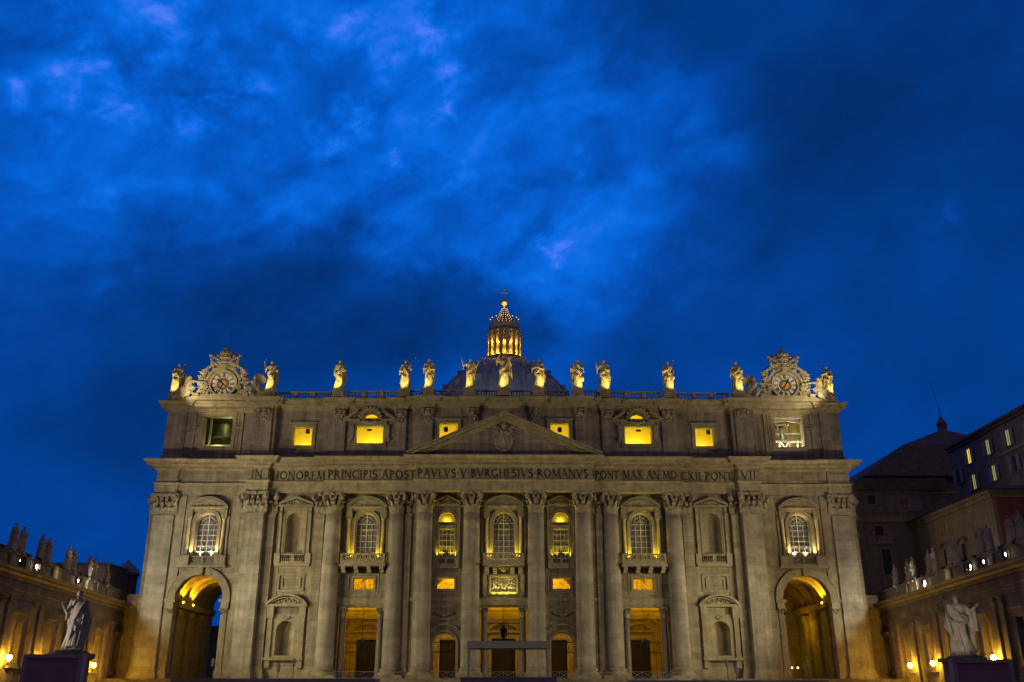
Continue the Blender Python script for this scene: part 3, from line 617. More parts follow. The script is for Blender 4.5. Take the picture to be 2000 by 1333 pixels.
def aedicule(cx, hw, z0, zs, y, s, ztop=31.2, kind='seg', zb=None, colr=.3, out=.75, hwp=3.3):
    xf = IDM if s > 0 else MIR; m = MB(xf)
    m.prism(band(cx, z0, zs, hw, hw + .42), y - .22, y + .05); m.prism(band(cx, z0, zs, hw + .42, hw + .52), y - .32, y + .05)
    m.prism([(cx - .18, zs + hw + .1), (cx + .18, zs + hw + .1), (cx + .28, zs + hw + .75), (cx - .28, zs + hw + .75)], y - .42, y)
    zc = zs + hw * .62; ze = ztop - 1.95
    for q in (-1, 1):
        xx = cx + q * (hw + 1.02)
        m.lathe([(colr * 1.35, z0), (colr * 1.35, z0 + .25), (colr * 1.05, z0 + .4), (colr, z0 + .6), (colr * .88, zc - .6), (colr * 1.1, zc - .55), (colr * 1.5, zc)], xx, y - .35, 16)
        volute(m, xx - .3, y - .62, zc - .15, 1, 0, .14, .3); volute(m, xx + .3, y - .62, zc - .15, 1, 0, .14, .3)
        m.box(xx - .5, xx + .5, y - .85, y + .1, zc, zc + .18)
        m.box(xx - .42, xx + .42, y - .7, y + .1, zc + .18, ze); m.box(xx + q * .42 - .02 * q if q > 0 else xx - .75, xx + .75 if q > 0 else xx - .42, y - .25, y + .08, z0, ze)
    m.box(cx - hw - .6, cx + hw + .6, y - .35, y + .1, ze - .3, ze - .06)
    m.box(cx - hwp + .3, cx + hwp - .3, y - out + .1, y + .1, ze, ze + .16); m.box(cx - hwp + .1, cx + hwp - .1, y - out - .1, y + .1, ze + .16, ze + .34)
    if kind == 'seg':
        m.prism(segm(cx, hwp, ze + .34, ztop - ze - .34, .22), y - out - .25, y + .1); m.prism(segm(cx, hwp - .35, ze + .30, ztop - ze - .6, .14), y - out, y + .1)
        pts = segm(cx, hwp - .5, ze + .3, ztop - ze - .7, .01)[:17]; m.prism(pts, y - .35, y)
        for i in range(7): m.ball((cx + (i - 3) * .35, y - .4, ze + .5 + .12 * cos(i * 2.1) + .1 * (3 - abs(i - 3)) * .6), .17, 6)
    else:
        for q in (-1, 1):
            a = [(cx + q * hwp, ze + .34), (cx, ztop - .28), (cx, ztop), (cx + q * hwp, ze + .62)]; m.prism(a if q > 0 else a[::-1], y - out - .2, y + .1)
        m.prism([(cx - hwp + .3, ze + .3), (cx + hwp - .3, ze + .3), (cx, ztop - .4)], y - .35, y)
        for i in range(5): m.ball((cx + (i - 2) * .4, y - .4, ze + .5 + .13 * (2 - abs(i - 2))), .2, 6)
    return m.build('window_surround', M['trim'], bas)
def balcony(cx, hw, y0, y1, z0, z1, s, brackets=True, name='balcony'):
    m = MB(IDM if s > 0 else MIR)
    m.box(cx - hw, cx + hw, y0, y1, z0, z0 + .35); m.box(cx - hw - .15, cx + hw + .15, y0 - .15, y1, z0 - .3, z0)
    if brackets:
        for i in range(4):
            x = cx - hw + .45 + (2 * hw - .9) * i / 3
            m.prism([(x - .3, z0 - .3), (x + .3, z0 - .3), (x + .3, z0 - 1.2), (x - .3, z0 - 1.2)], y0 + .8, y1)
            m.box(x - .3, x + .3, y0 + .1, y1, z0 - .8, z0 - .3)
    b = m.build(name, M['trim'], bas)
    r = MB(IDM if s > 0 else MIR); zz = z0 + .35; k = 3; pw = .3; L_ = (2 * hw - pw) / k
    for i in range(k): balus(r, cx - hw + pw + i * L_, cx - hw + (i + 1) * L_, y0 + .25, zz, z1, .34, .34, .10)
    for i in range(k + 1): r.box(cx - hw + i * L_, cx - hw + i * L_ + pw, y0 + .05, y0 + .45, zz, z1)
    for q in (-1, 1): r.box(cx + q * hw - .15, cx + q * hw + .15, y0 + .45, y1, z1 - .2, z1); r.box(cx + q * hw - .12, cx + q * hw + .12, y1 - .3, y1, zz, z1 - .2)
    r.build('balcony_balustrade', M['trim'], b)
    return b
for s in (-1, 1):
    window(21.85, 1.7, 21.5, 26.95, 3.9, s); aedicule(21.85, 1.7, 21.5, 26.95, 3.3, s, 31.2); balcony(21.85, 3.4, .9, 3.25, 20.35, 22.0, s)
    for q in (-1, 1): lamp('SPOT', (s * (21.85 + q * 2.15), 2.62, 21.2), 800, YEL, .06, aim=(s * (21.85 + q * 2.05), 2.9, 30), spot=80, blend=1)
    for q in (-1.6, 0, 1.6): lamp('POINT', (s * (21.85 + q), 1.75, 20.95), 22, YEL, .08)
    # end windows, lit from their own sill
    window(CW, 1.75, 21.9, 27.0, 4.75, s); aedicule(CW, 1.75, 21.9, 27.0, 3.8, s, 31.2)
    for q in (-1, 1): lamp('SPOT', (s * (CW + q * 1.98), 3.2, 22.0), 1100, (1, .76, .32), .06, aim=(s * (CW + q * 1.9), 3.5, 30), spot=75, blend=1); lamp('SPOT', (s * (CW + q * .9), 4.45, 22.0), 420, (1, .82, .46), .06, aim=(s * (CW + q * .9), 4.75, 26), spot=110, blend=1)
    m = MB(IDM if s > 0 else MIR)
    for q in (-1, 1): m.box(CW + q * 2.85 - .85, CW + q * 2.85 + .85, 2.75, 3.9, 20.3, 21.9); m.box(CW + q * 2.85 - .95, CW + q * 2.85 + .95, 2.65, 3.9, 21.65, 21.9)
    m.box(CW - 3.9, CW + 3.9, 2.6, 3.9, 20.05, 20.35); m.box(CW - 2, CW + 2, 3.2, 3.9, 20.3, 20.55)
    balus(m, CW - 1.95, CW - .1, 3.4, 20.55, 21.9, .3, .3, .1); balus(m, CW + .1, CW + 1.95, 3.4, 20.55, 21.9, .3, .3, .1); m.box(CW - .12, CW + .12, 3.3, 3.6, 20.55, 21.9)
    m.build('window_pedestal', M['trim'], bas)
    # narrow bays
    w_ = window(9.0, 1.25, 21.5, 26.1, 2.95, s, 4, 5, True)
    m = MB(IDM if s > 0 else MIR); m.wall(rect(7.66, 10.34, 21.45, 26.5), [rect(7.78, 10.22, 21.5, 26.1)], 2.6, 2.9); m.box(7.66, 10.34, 2.45, 2.9, 26.5, 26.62); m.box(7.66, 10.34, 2.4, 2.9, 26.98, 27.1)
    m.prism(arch(9.0, 1.34, 26.62, 27.18), 2.9, 3.2); m.prism(band(9.0, 21.5, 27.2, 1.36, 1.52), 2.12, 2.45)
    m.build('lunette', M['trim'], w_)
    for q in (-1, 1): lamp('SPOT', (s * (9.0 + q * 1.42), 1.98, 21.6), 420, YEL, .05, aim=(s * (9.0 + q * 1.42), 2.2, 30), spot=60, blend=1); lamp('SPOT', (s * (9.0 + q * .8), 2.5, 21.6), 190, YEL, .05, aim=(s * (9.0 + q * .8), 2.8, 25), spot=90, blend=1); lamp('POINT', (s * 9.0, 2.55, 27.3), 42, YEL, .08)
    m = MB(IDM if s > 0 else MIR)
    m.prism(band(9.0, 21.5, 27.2, 1.62, 1.8), 2.05, 2.35)
    for q in (-1, 1):
        a = [(9.0 + q * 2.15, 29.9), (9.0, 31.0), (9.0, 31.3), (9.0 + q * 2.15, 30.15)]; m.prism(a if q > 0 else a[::-1], 1.5, 2.35)
        m.box(9.0 + q * 1.98 - .14, 9.0 + q * 1.98 + .14, 2.0, 2.35, 21.4, 29.6)
    m.box(6.95, 11.05, 1.6, 2.35, 29.6, 29.9); m.prism([(7.2, 29.9), (10.8, 29.9), (9.0, 30.9)], 2.0, 2.35)
    for i in range(5): m.ball((9.0 + (i - 2) * .42, 1.95, 30.1 + .14 * (2 - abs(i - 2))), .2, 6)
    sw_ = MB(IDM if s > 0 else MIR)
    for i in range(7): sw_.ball((9.0 + (i - 3) * .38, 2.1, 13.2 - .22 * (3 - abs(i - 3)) * .6), .26, 6)
    sw_.build('carved_swag', M['carved'], bas)
    m.box(7.35, 10.65, 2.12, 2.35, 12.2, 12.4); m.box(7.35, 10.65, 2.12, 2.35, 14.0, 14.2)
    m.prism(band(9.0, Z_F, 8.6, 1.8, 2.15), 2.05, 2.35); m.prism(segm(9.0, 2.1, 10.9, .7, .2), 1.8, 2.35)
    m.build('window_surround', M['trim'], bas)
    m = MB(IDM if s > 0 else MIR); m.box(7.66, 10.34, 1.9, 3.2, 20.1, 20.45); balus(m, 7.7, 8.85, 2.15, 20.45, 21.5, .3, .26, .08); balus(m, 9.15, 10.3, 2.15, 20.45, 21.5, .3, .26, .08); m.box(8.85, 9.15, 2.0, 2.35, 20.45, 21.5); m.box(6.95, 7.7, 2.0, 2.35, 20.1, 21.5); m.box(10.3, 11.05, 2.0, 2.35, 20.1, 21.5); m.box(6.95, 11.05, 1.9, 2.35, 19.85, 20.1)
    m.build('balcony_balustrade', M['trim'], bas)
    # small openings high in the portico wall
    for (a, b, y, z0, z1) in ((7.65, 10.35, 2.3, 16.8, 18.45), (20.25, 23.45, 3.3, 16.8, 18.5)):
        m = MB(IDM if s > 0 else MIR); m.wall(rect(a - .35, b + .35, z0 - .35, z1 + .35), [rect(a, b, z0, z1)], y - .15, y + .1); m.wall(rect(a - .8, b + .8, z0 - .7, z1 + .7), [rect(a - .6, b + .6, z0 - .5, z1 + .5)], y - .1, y + .1); m.build('opening_frame', M['trim'], bas)
    # niche bay
    NX = 33.0
    nbs = []
    for (cx, z0, zs) in ((33.0, 22.2, 27.15), (33.2, 7.0, 10.6)):
        m = MB(IDM if s > 0 else MIR)
        prof = [(1.42, z0), (1.42, zs)]
        n = 12; k = 6; vs = []; fs = []
        for j in range(2):
            for i in range(n + 1):
                a = PI * i / n; vs.append((cx + 1.42 * cos(a), 2.95 + 1.35 * sin(a), (z0, zs)[j]))
        for i in range(n): fs.append((i, i + 1, n + 2 + i, n + 1 + i))
        m.add(vs, fs, True); vs = []; fs = []
        for j in range(k + 1):
            t = PI / 2 * j / k
            for i in range(n + 1): a = PI * i / n; vs.append((cx + 1.42 * cos(a) * cos(t), 2.95 + 1.35 * sin(a) * cos(t), zs + 1.42 * sin(t)))
        for j in range(k):
            for i in range(n): q = j * (n + 1) + i; fs.append((q, q + 1, q + n + 2, q + n + 1))
        m.add(vs, fs, True)
        m.add([(cx - 1.42, 2.95, z0), (cx + 1.42, 2.95, z0), (cx + 1.42, 4.4, z0), (cx - 1.42, 4.4, z0)], [(0, 1, 2, 3)])
        nbs.append(m.build('niche', M['trim'], bas))
    nb = nbs[0]
    m = MB(IDM if s > 0 else MIR)
    m.wall(rect(30.95, 35.05, 22.2, 29.4), [arch(33.0, 1.44, 22.21, 27.15)], 2.6, 2.95); m.wall(rect(31.2, 34.8, 22.25, 29.0), [rect(31.35, 34.65, 22.3, 28.85)], 2.48, 2.62)
    for q in (-1, 1):
        m.box(33 + q * 2.3 - .18, 33 + q * 2.3 + .18, 2.35, 2.95, 21.0, 29.5); volute(m, 33 + q * 2.35, 2.3, 28.4, 0, -1, .35, .35)
        a = [(33 + q * 2.7, 29.75), (33, 30.75), (33, 31.1), (33 + q * 2.7, 30.05)]; m.prism(a if q > 0 else a[::-1], 1.9, 2.95)
        m.box(33 + q * 2.4 - .45, 33 + q * 2.4 + .45, 2.2, 2.95, 20.5, 22.2)
    m.box(30.2, 35.8, 2.0, 2.95, 29.45, 29.75); m.prism([(30.6, 29.75), (35.4, 29.75), (33, 30.6)], 2.45, 2.95)
    for i in range(7): m.ball((33 + (i - 3) * .45, 2.35, 29.95 + .16 * (3 - abs(i - 3))), .25, 6)
    m.box(30.3, 35.7, 2.1, 2.95, 20.2, 20.5); m.box(31.0, 35.0, 2.3, 2.95, 20.5, 20.75)
    balus(m, 31.2, 32.75, 2.5, 20.75, 22.1, .3, .3, .09); balus(m, 33.25, 34.8, 2.5, 20.75, 22.1, .3, .3, .09); m.box(32.75, 33.25, 2.3, 2.95, 20.75, 22.1)
    m.add([(31.2, 2.9, 20.75), (34.8, 2.9, 20.75), (34.8, 2.9, 22.1), (31.2, 2.9, 22.1)], [(0, 1, 2, 3)])
    m.build('niche_surround', M['trim'], nb)
    nb = nbs[1]; m = MB(IDM if s > 0 else MIR)
    m.wall(rect(30.9, 35.1, 16.35, 19.1), [rect(31.2, 34.8, 16.65, 18.8)], 2.6, 2.95); m.wall(rect(31.5, 34.5, 16.9, 18.55), [rect(31.75, 34.25, 17.1, 18.35)], 2.72, 2.95)
    m.build('wall_panel', M['trim'], bas); m = MB(IDM if s > 0 else MIR)
    m.wall(rect(31.2, 35.2, 6.7, 13.0), [arch(33.2, 1.44, 7.0, 10.6)], 2.55, 2.95)
    for q in (-1, 1):
        m.box(33.2 + q * 2.45 - .38, 33.2 + q * 2.45 + .38, 2.25, 2.95, 6.7, 12.4); m.box(33.2 + q * 2.45 - .5, 33.2 + q * 2.45 + .5, 2.05, 2.95, 12.4, 14.1); m.box(33.2 + q * 2.45 - .4, 33.2 + q * 2.45 + .4, 2.3, 2.95, 5.2, 6.3)
    m.box(30.2, 36.2, 2.0, 2.95, 6.3, 6.7); m.box(30.0, 36.3, 1.8, 2.95, 14.1, 14.45)
    m.prism(segm(33.2, 3.2, 14.45, 1.55, .32), 1.55, 2.95); m.prism(segm(33.2, 2.8, 14.4, 1.15, .16), 1.85, 2.95)
    m.prism(segm(33.2, 2.7, 14.45, 1.1, .01)[:17], 2.5, 2.95)
    for i in range(9): m.ball((33.2 + (i - 4) * .42, 2.4, 14.75 + .1 * (4 - abs(i - 4)) + .08 * cos(i * 3)), .22, 6)
    for i in range(5): m.ball((33.2 + (i - 2) * .22, 2.45, 12.55 - .1 * (2 - abs(i - 2))), .2, 6)
    m.build('niche_surround', M['trim'], nb)
# centre window, benediction loggia
window(0, 1.7, 21.5, 26.95, 2.9, 1); aedicule(0, 1.7, 21.5, 26.95, 2.3, 1, 31.2)
lb = balcony(0, 3.1, -.1, 2.25, 20.35, 21.95, 1, False, 'loggia')
for q in (-1, 1): lamp('SPOT', (q * 2.15, 1.62, 21.2), 800, YEL, .06, aim=(q * 2.05, 1.9, 30), spot=80, blend=1)
for q in (-1.9, 0, 1.9): lamp('POINT', (q, .75, 20.95), 40, (1, .82, .3), .08)
m = MB()
for x in (-2.6, -1.35, 1.35, 2.6): m.box(x - .33, x + .33, .6, 2.3, 19.2, 20.0); m.box(x - .28, x + .28, 1.2, 2.3, 18.95, 19.2); volute(m, x, .6, 19.7, 0, -1, .3, .6)
m.ball((0, .9, 19.6), .45, 10, (1, .8, 1.1)); m.ball((-.55, 1.0, 19.9), .3, 8); m.ball((.55, 1.0, 19.9), .3, 8)
m.wall(rect(-2.45, 2.45, 15.9, 18.95), [rect(-1.95, 1.95, 16.35, 18.5)], 1.75, 2.35); m.wall(rect(-2.2, 2.2, 16.1, 18.75), [rect(-2.05, 2.05, 16.25, 18.6)], 1.62, 1.8)
for q in (-1, 1): m.box(q * 2.9 - .3, q * 2.9 + .3, 1.7, 2.3, 15.5, 20.0); volute(m, q * 2.9, 1.6, 15.9, 0, -1, .3, .5)
rl = m.build('relief_frame', M['trim'], lb)
m = MB(); m.box(-1.95, 1.95, 2.2, 2.34, 16.35, 18.5)
for (x, z, l) in ((-1.6, 17.0, 1.0), (-1.25, 17.2, 1.1), (-.85, 16.95, 1.3), (-.2, 16.9, .7), (.25, 16.85, .6), (.85, 17.0, 1.25), (1.2, 17.1, 1.2), (1.6, 16.95, 1.1)):
    m.ball((x, 2.1, z), .26, 8, (1, .8, 1.5)); m.ball((x + .05, 2.05, z + l * .55), .2, 8, (1, .9, 1.2)); m.ball((x + .08, 2.0, z + l * .95), .13, 8)
    m.tube([(x, 2.0, z + l * .5), (x + .35, 1.95, z + l * .45)], .07, 5)
m.box(-.6, .6, 2.0, 2.2, 17.15, 17.5)
m.build('relief_figures', M['marble'], rl)
for q in (-1.5, -.5, .5, 1.5): lamp('SPOT', (q, 1.15, 15.6), 150, (1, .80, .14), .06, aim=(q, 1.9, 18), spot=110, blend=.8)
lamp('POINT', (0, -.4, 16.6), 60, (1, .84, .25), .3)

# portico openings: small columns, gates, doors behind ------------------------
def small_column(cx, y, s):
    m = MB(IDM if s > 0 else MIR); m.lathe([(.75, Z_F), (.75, 3.9), (.62, 4.0), (.62, 4.15), (.52, 4.3), (.50, 8), (.44, 12.6)], cx, y, 20); c = m.build('portico_column', M['granite'], bas)
    k = MB(IDM if s > 0 else MIR); cap_round(k, cx, y, 12.6, 14.15, .46); k.build('capital', M['trim'], c)
for s in (-1, 1):
    small_column(2.95, 2.6, s)
    small_column(21.85 - 2.9, 3.4, s); small_column(21.85 + 2.9, 3.4, s)
def gate(cx, hw, y, z1, s, lat=False):
    m = MB(IDM if s > 0 else MIR)
    for z in (7.55, 8.95) if not lat else (10.2, 11.8): m.box(cx - hw, cx + hw, y - .06, y + .06, z - .07, z + .07)
    if lat:
        for i in range(18):
            x = cx - hw + 2 * hw * i / 17; m.box(x - .035, x + .035, y - .03, y + .03, 3.6, 11.8)
    else:
        for i in range(7):
            x = cx - hw + 2 * hw * i / 6; m.box(x - .025, x + .025, y - .03, y + .03, 3.6, 7.5)
        for i in range(5): m.tube([(cx - hw + (i + .5) * 2 * hw / 5 + .28 * cos(t), y, 8.25 + .5 * sin(t)) for t in [k * PI / 6 for k in range(13)]], .03, 4)
    m.build('iron_gate', M['iron'], bas)
for s in (-1, 1): gate(21.85, 2.4, 4.6, 14, s); gate(9.0, 1.7, 3.6, 9, s)
gate(0, 2.5, 4.0, 14, 1, True)
# back wall, floor, vault of the portico
m = MB(); bh = [rect(-2.1, 2.1, 3.62, 11.2)]
m.wall(rect(-41, 41, Z_F, 15.5), [rect(-1.95, 1.95, 3.62, 10.2), rect(-24.4, -20.9, 3.62, 10.0), rect(20.9, 24.4, 3.62, 10.0), rect(-10.6, -7.7, 3.62, 10.0), rect(7.7, 10.6, 3.62, 10.0)], 17.0, 18.0)
pw = m.build('portico_wall', M['inner'], bas)
m = MB()
for (a, b) in ((-1.95, 1.95), (-24.4, -20.9), (20.9, 24.4), (-10.6, -7.7), (7.7, 10.6)):
    cx = (a + b) / 2; m.wall(rect(a - .6, b + .6, 3.63, 10.9), [rect(a, b, 3.64, 10.2)], 16.75, 17.1); m.box(a - .9, b + .9, 16.4, 17.05, 11.2, 11.55)
    m.prism(segm(cx, (b - a) / 2 + .9, 11.55, 1.3, .3), 16.3, 17.05); m.prism(segm(cx, (b - a) / 2 + 1.9, 12.6, 1.6, .25), 16.6, 17.02)
for x in (-38, -34.5, -30, -26.8, -18.6, -15.4, -12.6, -5.9, -3.6, 3.6, 5.9, 12.6, 15.4, 18.6, 26.8, 30, 34.5, 38): m.box(x - .55, x + .55, 16.6, 17.05, Z_F, 13.0); m.box(x - .7, x + .7, 16.45, 17.05, 12.9, 13.3)
m.sweep([(-41, 17.0), (41, 17.0)], [(0, 13.3), (.35, 13.32), (.4, 13.7), (.5, 14.2), (.5, 14.5), (1.1, 14.7), (1.2, 15.1), (0, 15.3)])
m.build('portico_moulding', M['inner'], pw)
m = MB()
for (a, b) in ((-1.95, 1.95), (-24.4, -20.9), (20.9, 24.4), (-10.6, -7.7), (7.7, 10.6)):
    m = MB(); m.box(a, b, 17.3, 17.5, 3.63, 10.2)
    for j in range(3):
        for q in (0, 1): x0_ = a + .15 + q * (b - a) / 2; m.box(x0_, x0_ + (b - a) / 2 - .3, 17.22, 17.31, 4.5 + 1.9 * j, 6.1 + 1.9 * j)
    m.build('door', M['dark'], pw)
m = MB(); n = 16
def vault_at(t, d=0.0):
    u = 1 - t; return (4.2 * u * u + 2 * u * t * 10.5 + 17.3 * t * t, 18.9 * u * u + 2 * u * t * (24.5 - d) + 15.2 * t * t - d)
vs = [(X, *vault_at(i / n)) for X in (-41, 41) for i in range(n + 1)]
m.add(vs, [(i, i + 1, n + 2 + i, n + 1 + i) for i in range(n)], True)
for x in [-38 + 3.8 * i for i in range(21)]:
    vs = [(X, *vault_at(i / n, d)) for X, d in ((x - .45, 0), (x - .35, .3), (x + .35, .3), (x + .45, 0)) for i in range(n + 1)]; fs = []
    for k in range(3):
        for i in range(n): q = k * (n + 1) + i; fs.append((q, q + 1, q + n + 2, q + n + 1))
    m.add(vs, fs, True)
for cx in (-19.8, 19.8, -7.0, 7.0, -33, 33):
    for r0, r1, y0 in ((3.2, 3.45, 15.6), (3.45, 4.0, 15.2), (4.0, 4.25, 14.2), (4.25, 4.8, 13.8), (4.8, 5.05, 12.6)): m.prism(band(cx, 15.3, 15.3, r0, r1), y0, 17.0)
m.build('portico_vault', M['inner'], bas)
for x, pwr in ((-33, 800), (-26, 1100), (-18, 1100), (-9, 1500), (0, 1100), (9, 1500), (18, 1100), (26, 1100), (33, 800)):
    lamp('AREA', (x, 10.5, 13.6), pwr * .62, SODIUM, .6, aim=(x, 10.9, 20)); 
for x in (-30, -22.5, -13, -4, 4, 13, 22.5, 30): lamp('POINT', (x, 9.5, 8.5), 130, SODIUM, .3)
# end arches with passages ----------------------------------------------------
for s in (-1, 1):
    xf = IDM if s > 0 else MIR
    m = MB(xf)
    m.prism(band(CW, 15.3, 15.3, 3.75, 4.3), 3.5, 3.9); m.prism(band(CW, 15.3, 15.3, 4.3, 4.75), 3.4, 3.9); m.prism(band(CW, 15.3, 15.3, 4.75, 4.95), 3.25, 3.9)
    m.prism([(CW - .3, 18.9), (CW + .3, 18.9), (CW + .5, 20.4), (CW - .5, 20.4)], 3.0, 3.9); volute(m, CW, 3.0, 20.0, 0, -1, .35, .8)
    m.wall(rect(CW - 5.0, CW + 5.0, 15.5, 19.7), [band(CW, 15.5, 15.5, 0, 4.97)[1:20] if False else [(CW + 4.96 * cos(PI * i / 18), 15.52 + 4.1 * sin(PI * i / 18)) for i in range(19)]], 3.66, 3.9) if False else None
    for q in (-1, 1):
        x0, x1 = (CW + 3.75, CW + 4.7) if q > 0 else (CW - 4.7, CW - 3.75)
        m.box(x0, x1, 3.35, 3.9, 4.9, 12.95); m.box(x0 - .12, x1 + .12, 3.2, 3.9, Z_F, 4.9)
        for k in range(4): m.box(x0 + .12 + k * .22, x0 + .2 + k * .22, 3.3, 3.4, 5.2, 12.7)
        cap_flat(m, x0 + .05, x1 - .05, 3.4, 3.9, 12.95, 13.95)
        m.box(x0 - .15, x1 + .15, 3.15, 3.9, 13.95, 14.3); m.box(x0 - .1, x1 + .1, 3.25, 3.9, 14.3, 14.85); m.box(x0 - .35, x1 + .35, 2.85, 3.9, 14.85, 15.3)
    m.build('arch_surround', M['trim'], bas)
    m = MB(xf); X0, X1 = CW - 4.2, CW + 4.2
    m.box(X1, X1 + .6, 5.3, 26, Z_F, 15.3); m.box(X0 - .6, X0, 5.3, 26, Z_F, 15.3)
    for q in (-1, 1):
        for yy in (7, 12.5, 18):
            xa = CW + q * 4.2; m.box(min(xa, xa - q * .45), max(xa, xa - q * .45), yy - .9, yy + .9, Z_F, 13.0); m.box(min(xa, xa - q * .75), max(xa, xa - q * .75), yy - 1.1, yy + 1.1, 13.0, 13.9)
        m.box(min(xa, xa - q * .8), max(xa, xa - q * .8), 5.4, 25, 14.3, 15.3)
    if s < 0: m.wall(rect(X0 - .6, X1 + .6, Z_F, 20.5), [arch(CW, 3.75, Z_F + .02, 15.3)], 21, 22.5)
    else: m.box(X0 - .6, X1 + .6, 24, 25.5, Z_F, 20.5); m.box(CW + 1.2, CW + 3.0, 23.6, 24, Z_F, 7.6); m.box(CW + .9, CW + 3.3, 23.4, 24, 7.6, 8.0); 
    n = 14
    vs = []; fs = []
    for Y in (5.4, 26):
        for i in range(n + 1): a = PI * i / n; vs.append((CW + 4.2 * cos(a), Y, 15.3 + 4.2 * sin(a)))
    m.add(vs, [(i, i + 1, n + 2 + i, n + 1 + i) for i in range(n)], True)
    for yy in (8, 13, 18): m.prism([(CW + 4.2 * cos(PI * i / n), 15.3 + 4.2 * sin(PI * i / n)) for i in range(n + 1)] + [(CW + 3.7 * cos(PI * i / n), 15.3 + 3.7 * sin(PI * i / n)) for i in range(n, -1, -1)], yy - .5, yy + .5)
    m.build('passage', M['inner'], bas)
    k = MB(xf)
    def bulbs(xx, yy): k.ball((xx, yy, 15.15), .16, 8)
    if s < 0:
        lamp('SPOT', (-(CW + 3.25), 6.9, 15.3), 1300, SODIUM, .08, aim=(-(CW + 2.6), 7.6, 19.0), spot=100); lamp('SPOT', (-(CW + .9), 11.6, 15.4), 0.1, SODIUM, .1, aim=(-(CW), 13, 20), spot=110)
        lamp('SPOT', (-(CW + 3.25), 11.9, 15.3), 1300, SODIUM, .08, aim=(-(CW + 2.6), 12.6, 19), spot=100)
        bulbs(CW + 3.35, 7.0); bulbs(CW + 3.35, 12.0)
    else:
        lamp('SPOT', (CW + 3.25, 6.9, 15.3), 1500, SODIUM, .08, aim=(CW + 2.6, 7.6, 19.0), spot=100); bulbs(CW + 3.35, 7.0)
        lamp('POINT', (CW + 1.5, 16, 12), 160, SODIUM, .4); lamp('POINT', (CW + 1, 22.5, 6.4), 10, (1, .7, .2), .1)
    k.build('arch_lamp', M['orangebulb'], bas)
m = MB()
for q in (-.35, .35): m.ball((CW + 1.9 + q * 1.4, 20.2, 5.7), .13, 8)
m.build('passage_lamp', M['bulb'], bas)
# bells
def bell(cx, y, z, r, s, sc=1.0):
    xf = IDM if s > 0 else MIR
    t = thing('bell', ('large greenish bronze bell hanging in the left belfry window' if s < 0 else 'smaller bell hung in the brightly lit white frame of the right belfry window'), 'bell', (s * cx, y, z + 2.9 * sc))
    m = MB(xf); m.lathe([(r, z), (r * .98, z + .1 * sc), (r * .78, z + .4 * sc), (r * .62, z + .95 * sc), (r * .54, z + 1.6 * sc), (r * .46, z + 2.0 * sc), (r * .15, z + 2.2 * sc)], cx, y, 28); m.ball((cx, y, z), .22 * sc, 8)
    m.build('bell_body', M['bellb'], t)
    k = MB(xf); k.box(cx - r * .8, cx + r * .8, y - .25, y + .25, z + 2.4 * sc, z + 3.1 * sc); k.box(cx - .12, cx + .12, y - .2, y + .2, z + 2.1 * sc, z + 2.5 * sc); k.build('headstock', M['dark'], t)
bell(47.3, 7.4, 41.9, 1.7, -1, 1.2)
bell(47.1, 8.2, 41.6, .85, 1, 1.1)
m = MB(MIR)
for x in (49.3, 48.7, 45.5, 45.1): m.box(x - .14, x + .14, 6.2, 6.5, 39.1, 46.4 if x > 49 else 40.3)
m.box(44.8, 49.8, 6.2, 6.45, 40.3, 40.5)
for i in range(18): m.box(45.7 + i * .16, 45.74 + i * .16, 6.3, 6.36, 39.2, 40.3)
m.build('bell_frame', M['white'], bas)
m = MB()
for x in (45.4, 46.3, 48.0, 49.3): m.box(x - .13, x + .13, 6.2, 6.5, 39.1, 41.3)
m.box(44.6, 50, 6.1, 6.5, 41.2, 41.5); m.box(44.6, 50, 6.1, 6.4, 42.6, 42.75); m.tube([(46.5, 6.3, 41.2), (47.9, 6.3, 39.3)], .12, 5); m.tube([(47.9, 6.3, 41.2), (46.5, 6.3, 39.3)], .12, 5)
for x in (46.4, 47.9): m.box(x - .13, x + .13, 6.6, 6.9, 41.4, 44.4)
m.box(46.0, 48.3, 6.6, 6.9, 44.2, 44.5); m.prism([(44.9, 44.85), (49.8, 44.85), (49.8, 44.2), (47.4, 44.6), (44.9, 44.2)], 5.3, 5.45)
m.build('bell_frame', M['white'], bas)
lamp('POINT', (-49.0, 5.9, 39.5), 40, (1, .88, .35), .12); lamp('POINT', (-45.3, 5.9, 39.5), 26, (1, .88, .35), .12); lamp('POINT', (-47.6, 5.7, 40.1), 45, (.95, 1, .4), .2); lamp('POINT', (-46.2, 5.75, 44.3), 60, (.9, 1, .35), .2); lamp('POINT', (-48.2, 6.1, 40.2), 14, (.9, 1, .35), .2)
lamp('POINT', (49.4, 6.0, 39.5), 620, (1, .90, .58), .12); lamp('POINT', (46, 5.75, 39.6), 260, (1, .90, .58), .2); lamp('POINT', (48.9, 7.4, 43.6), 200, (1, .9, .58), .2); lamp('SPOT', (48.9, 4.9, 39.95), 220, (1, .88, .52), .08, aim=(49.6, 4.8, 44), spot=90)
for s in (-1, 1):
    lamp('AREA', (s * 9.05, 3.0, 39.35), 150, YEL, 1.2, aim=(s * 9.05, 3.4, 43)); lamp('AREA', (s * 21.95, 4.2, 39.15), 330, YEL, 2.4, aim=(s * 21.95, 4.9, 45)); lamp('AREA', (s * 33.0, 5.0, 39.05), 170, YEL, 1.4, aim=(s * 33, 5.3, 43))

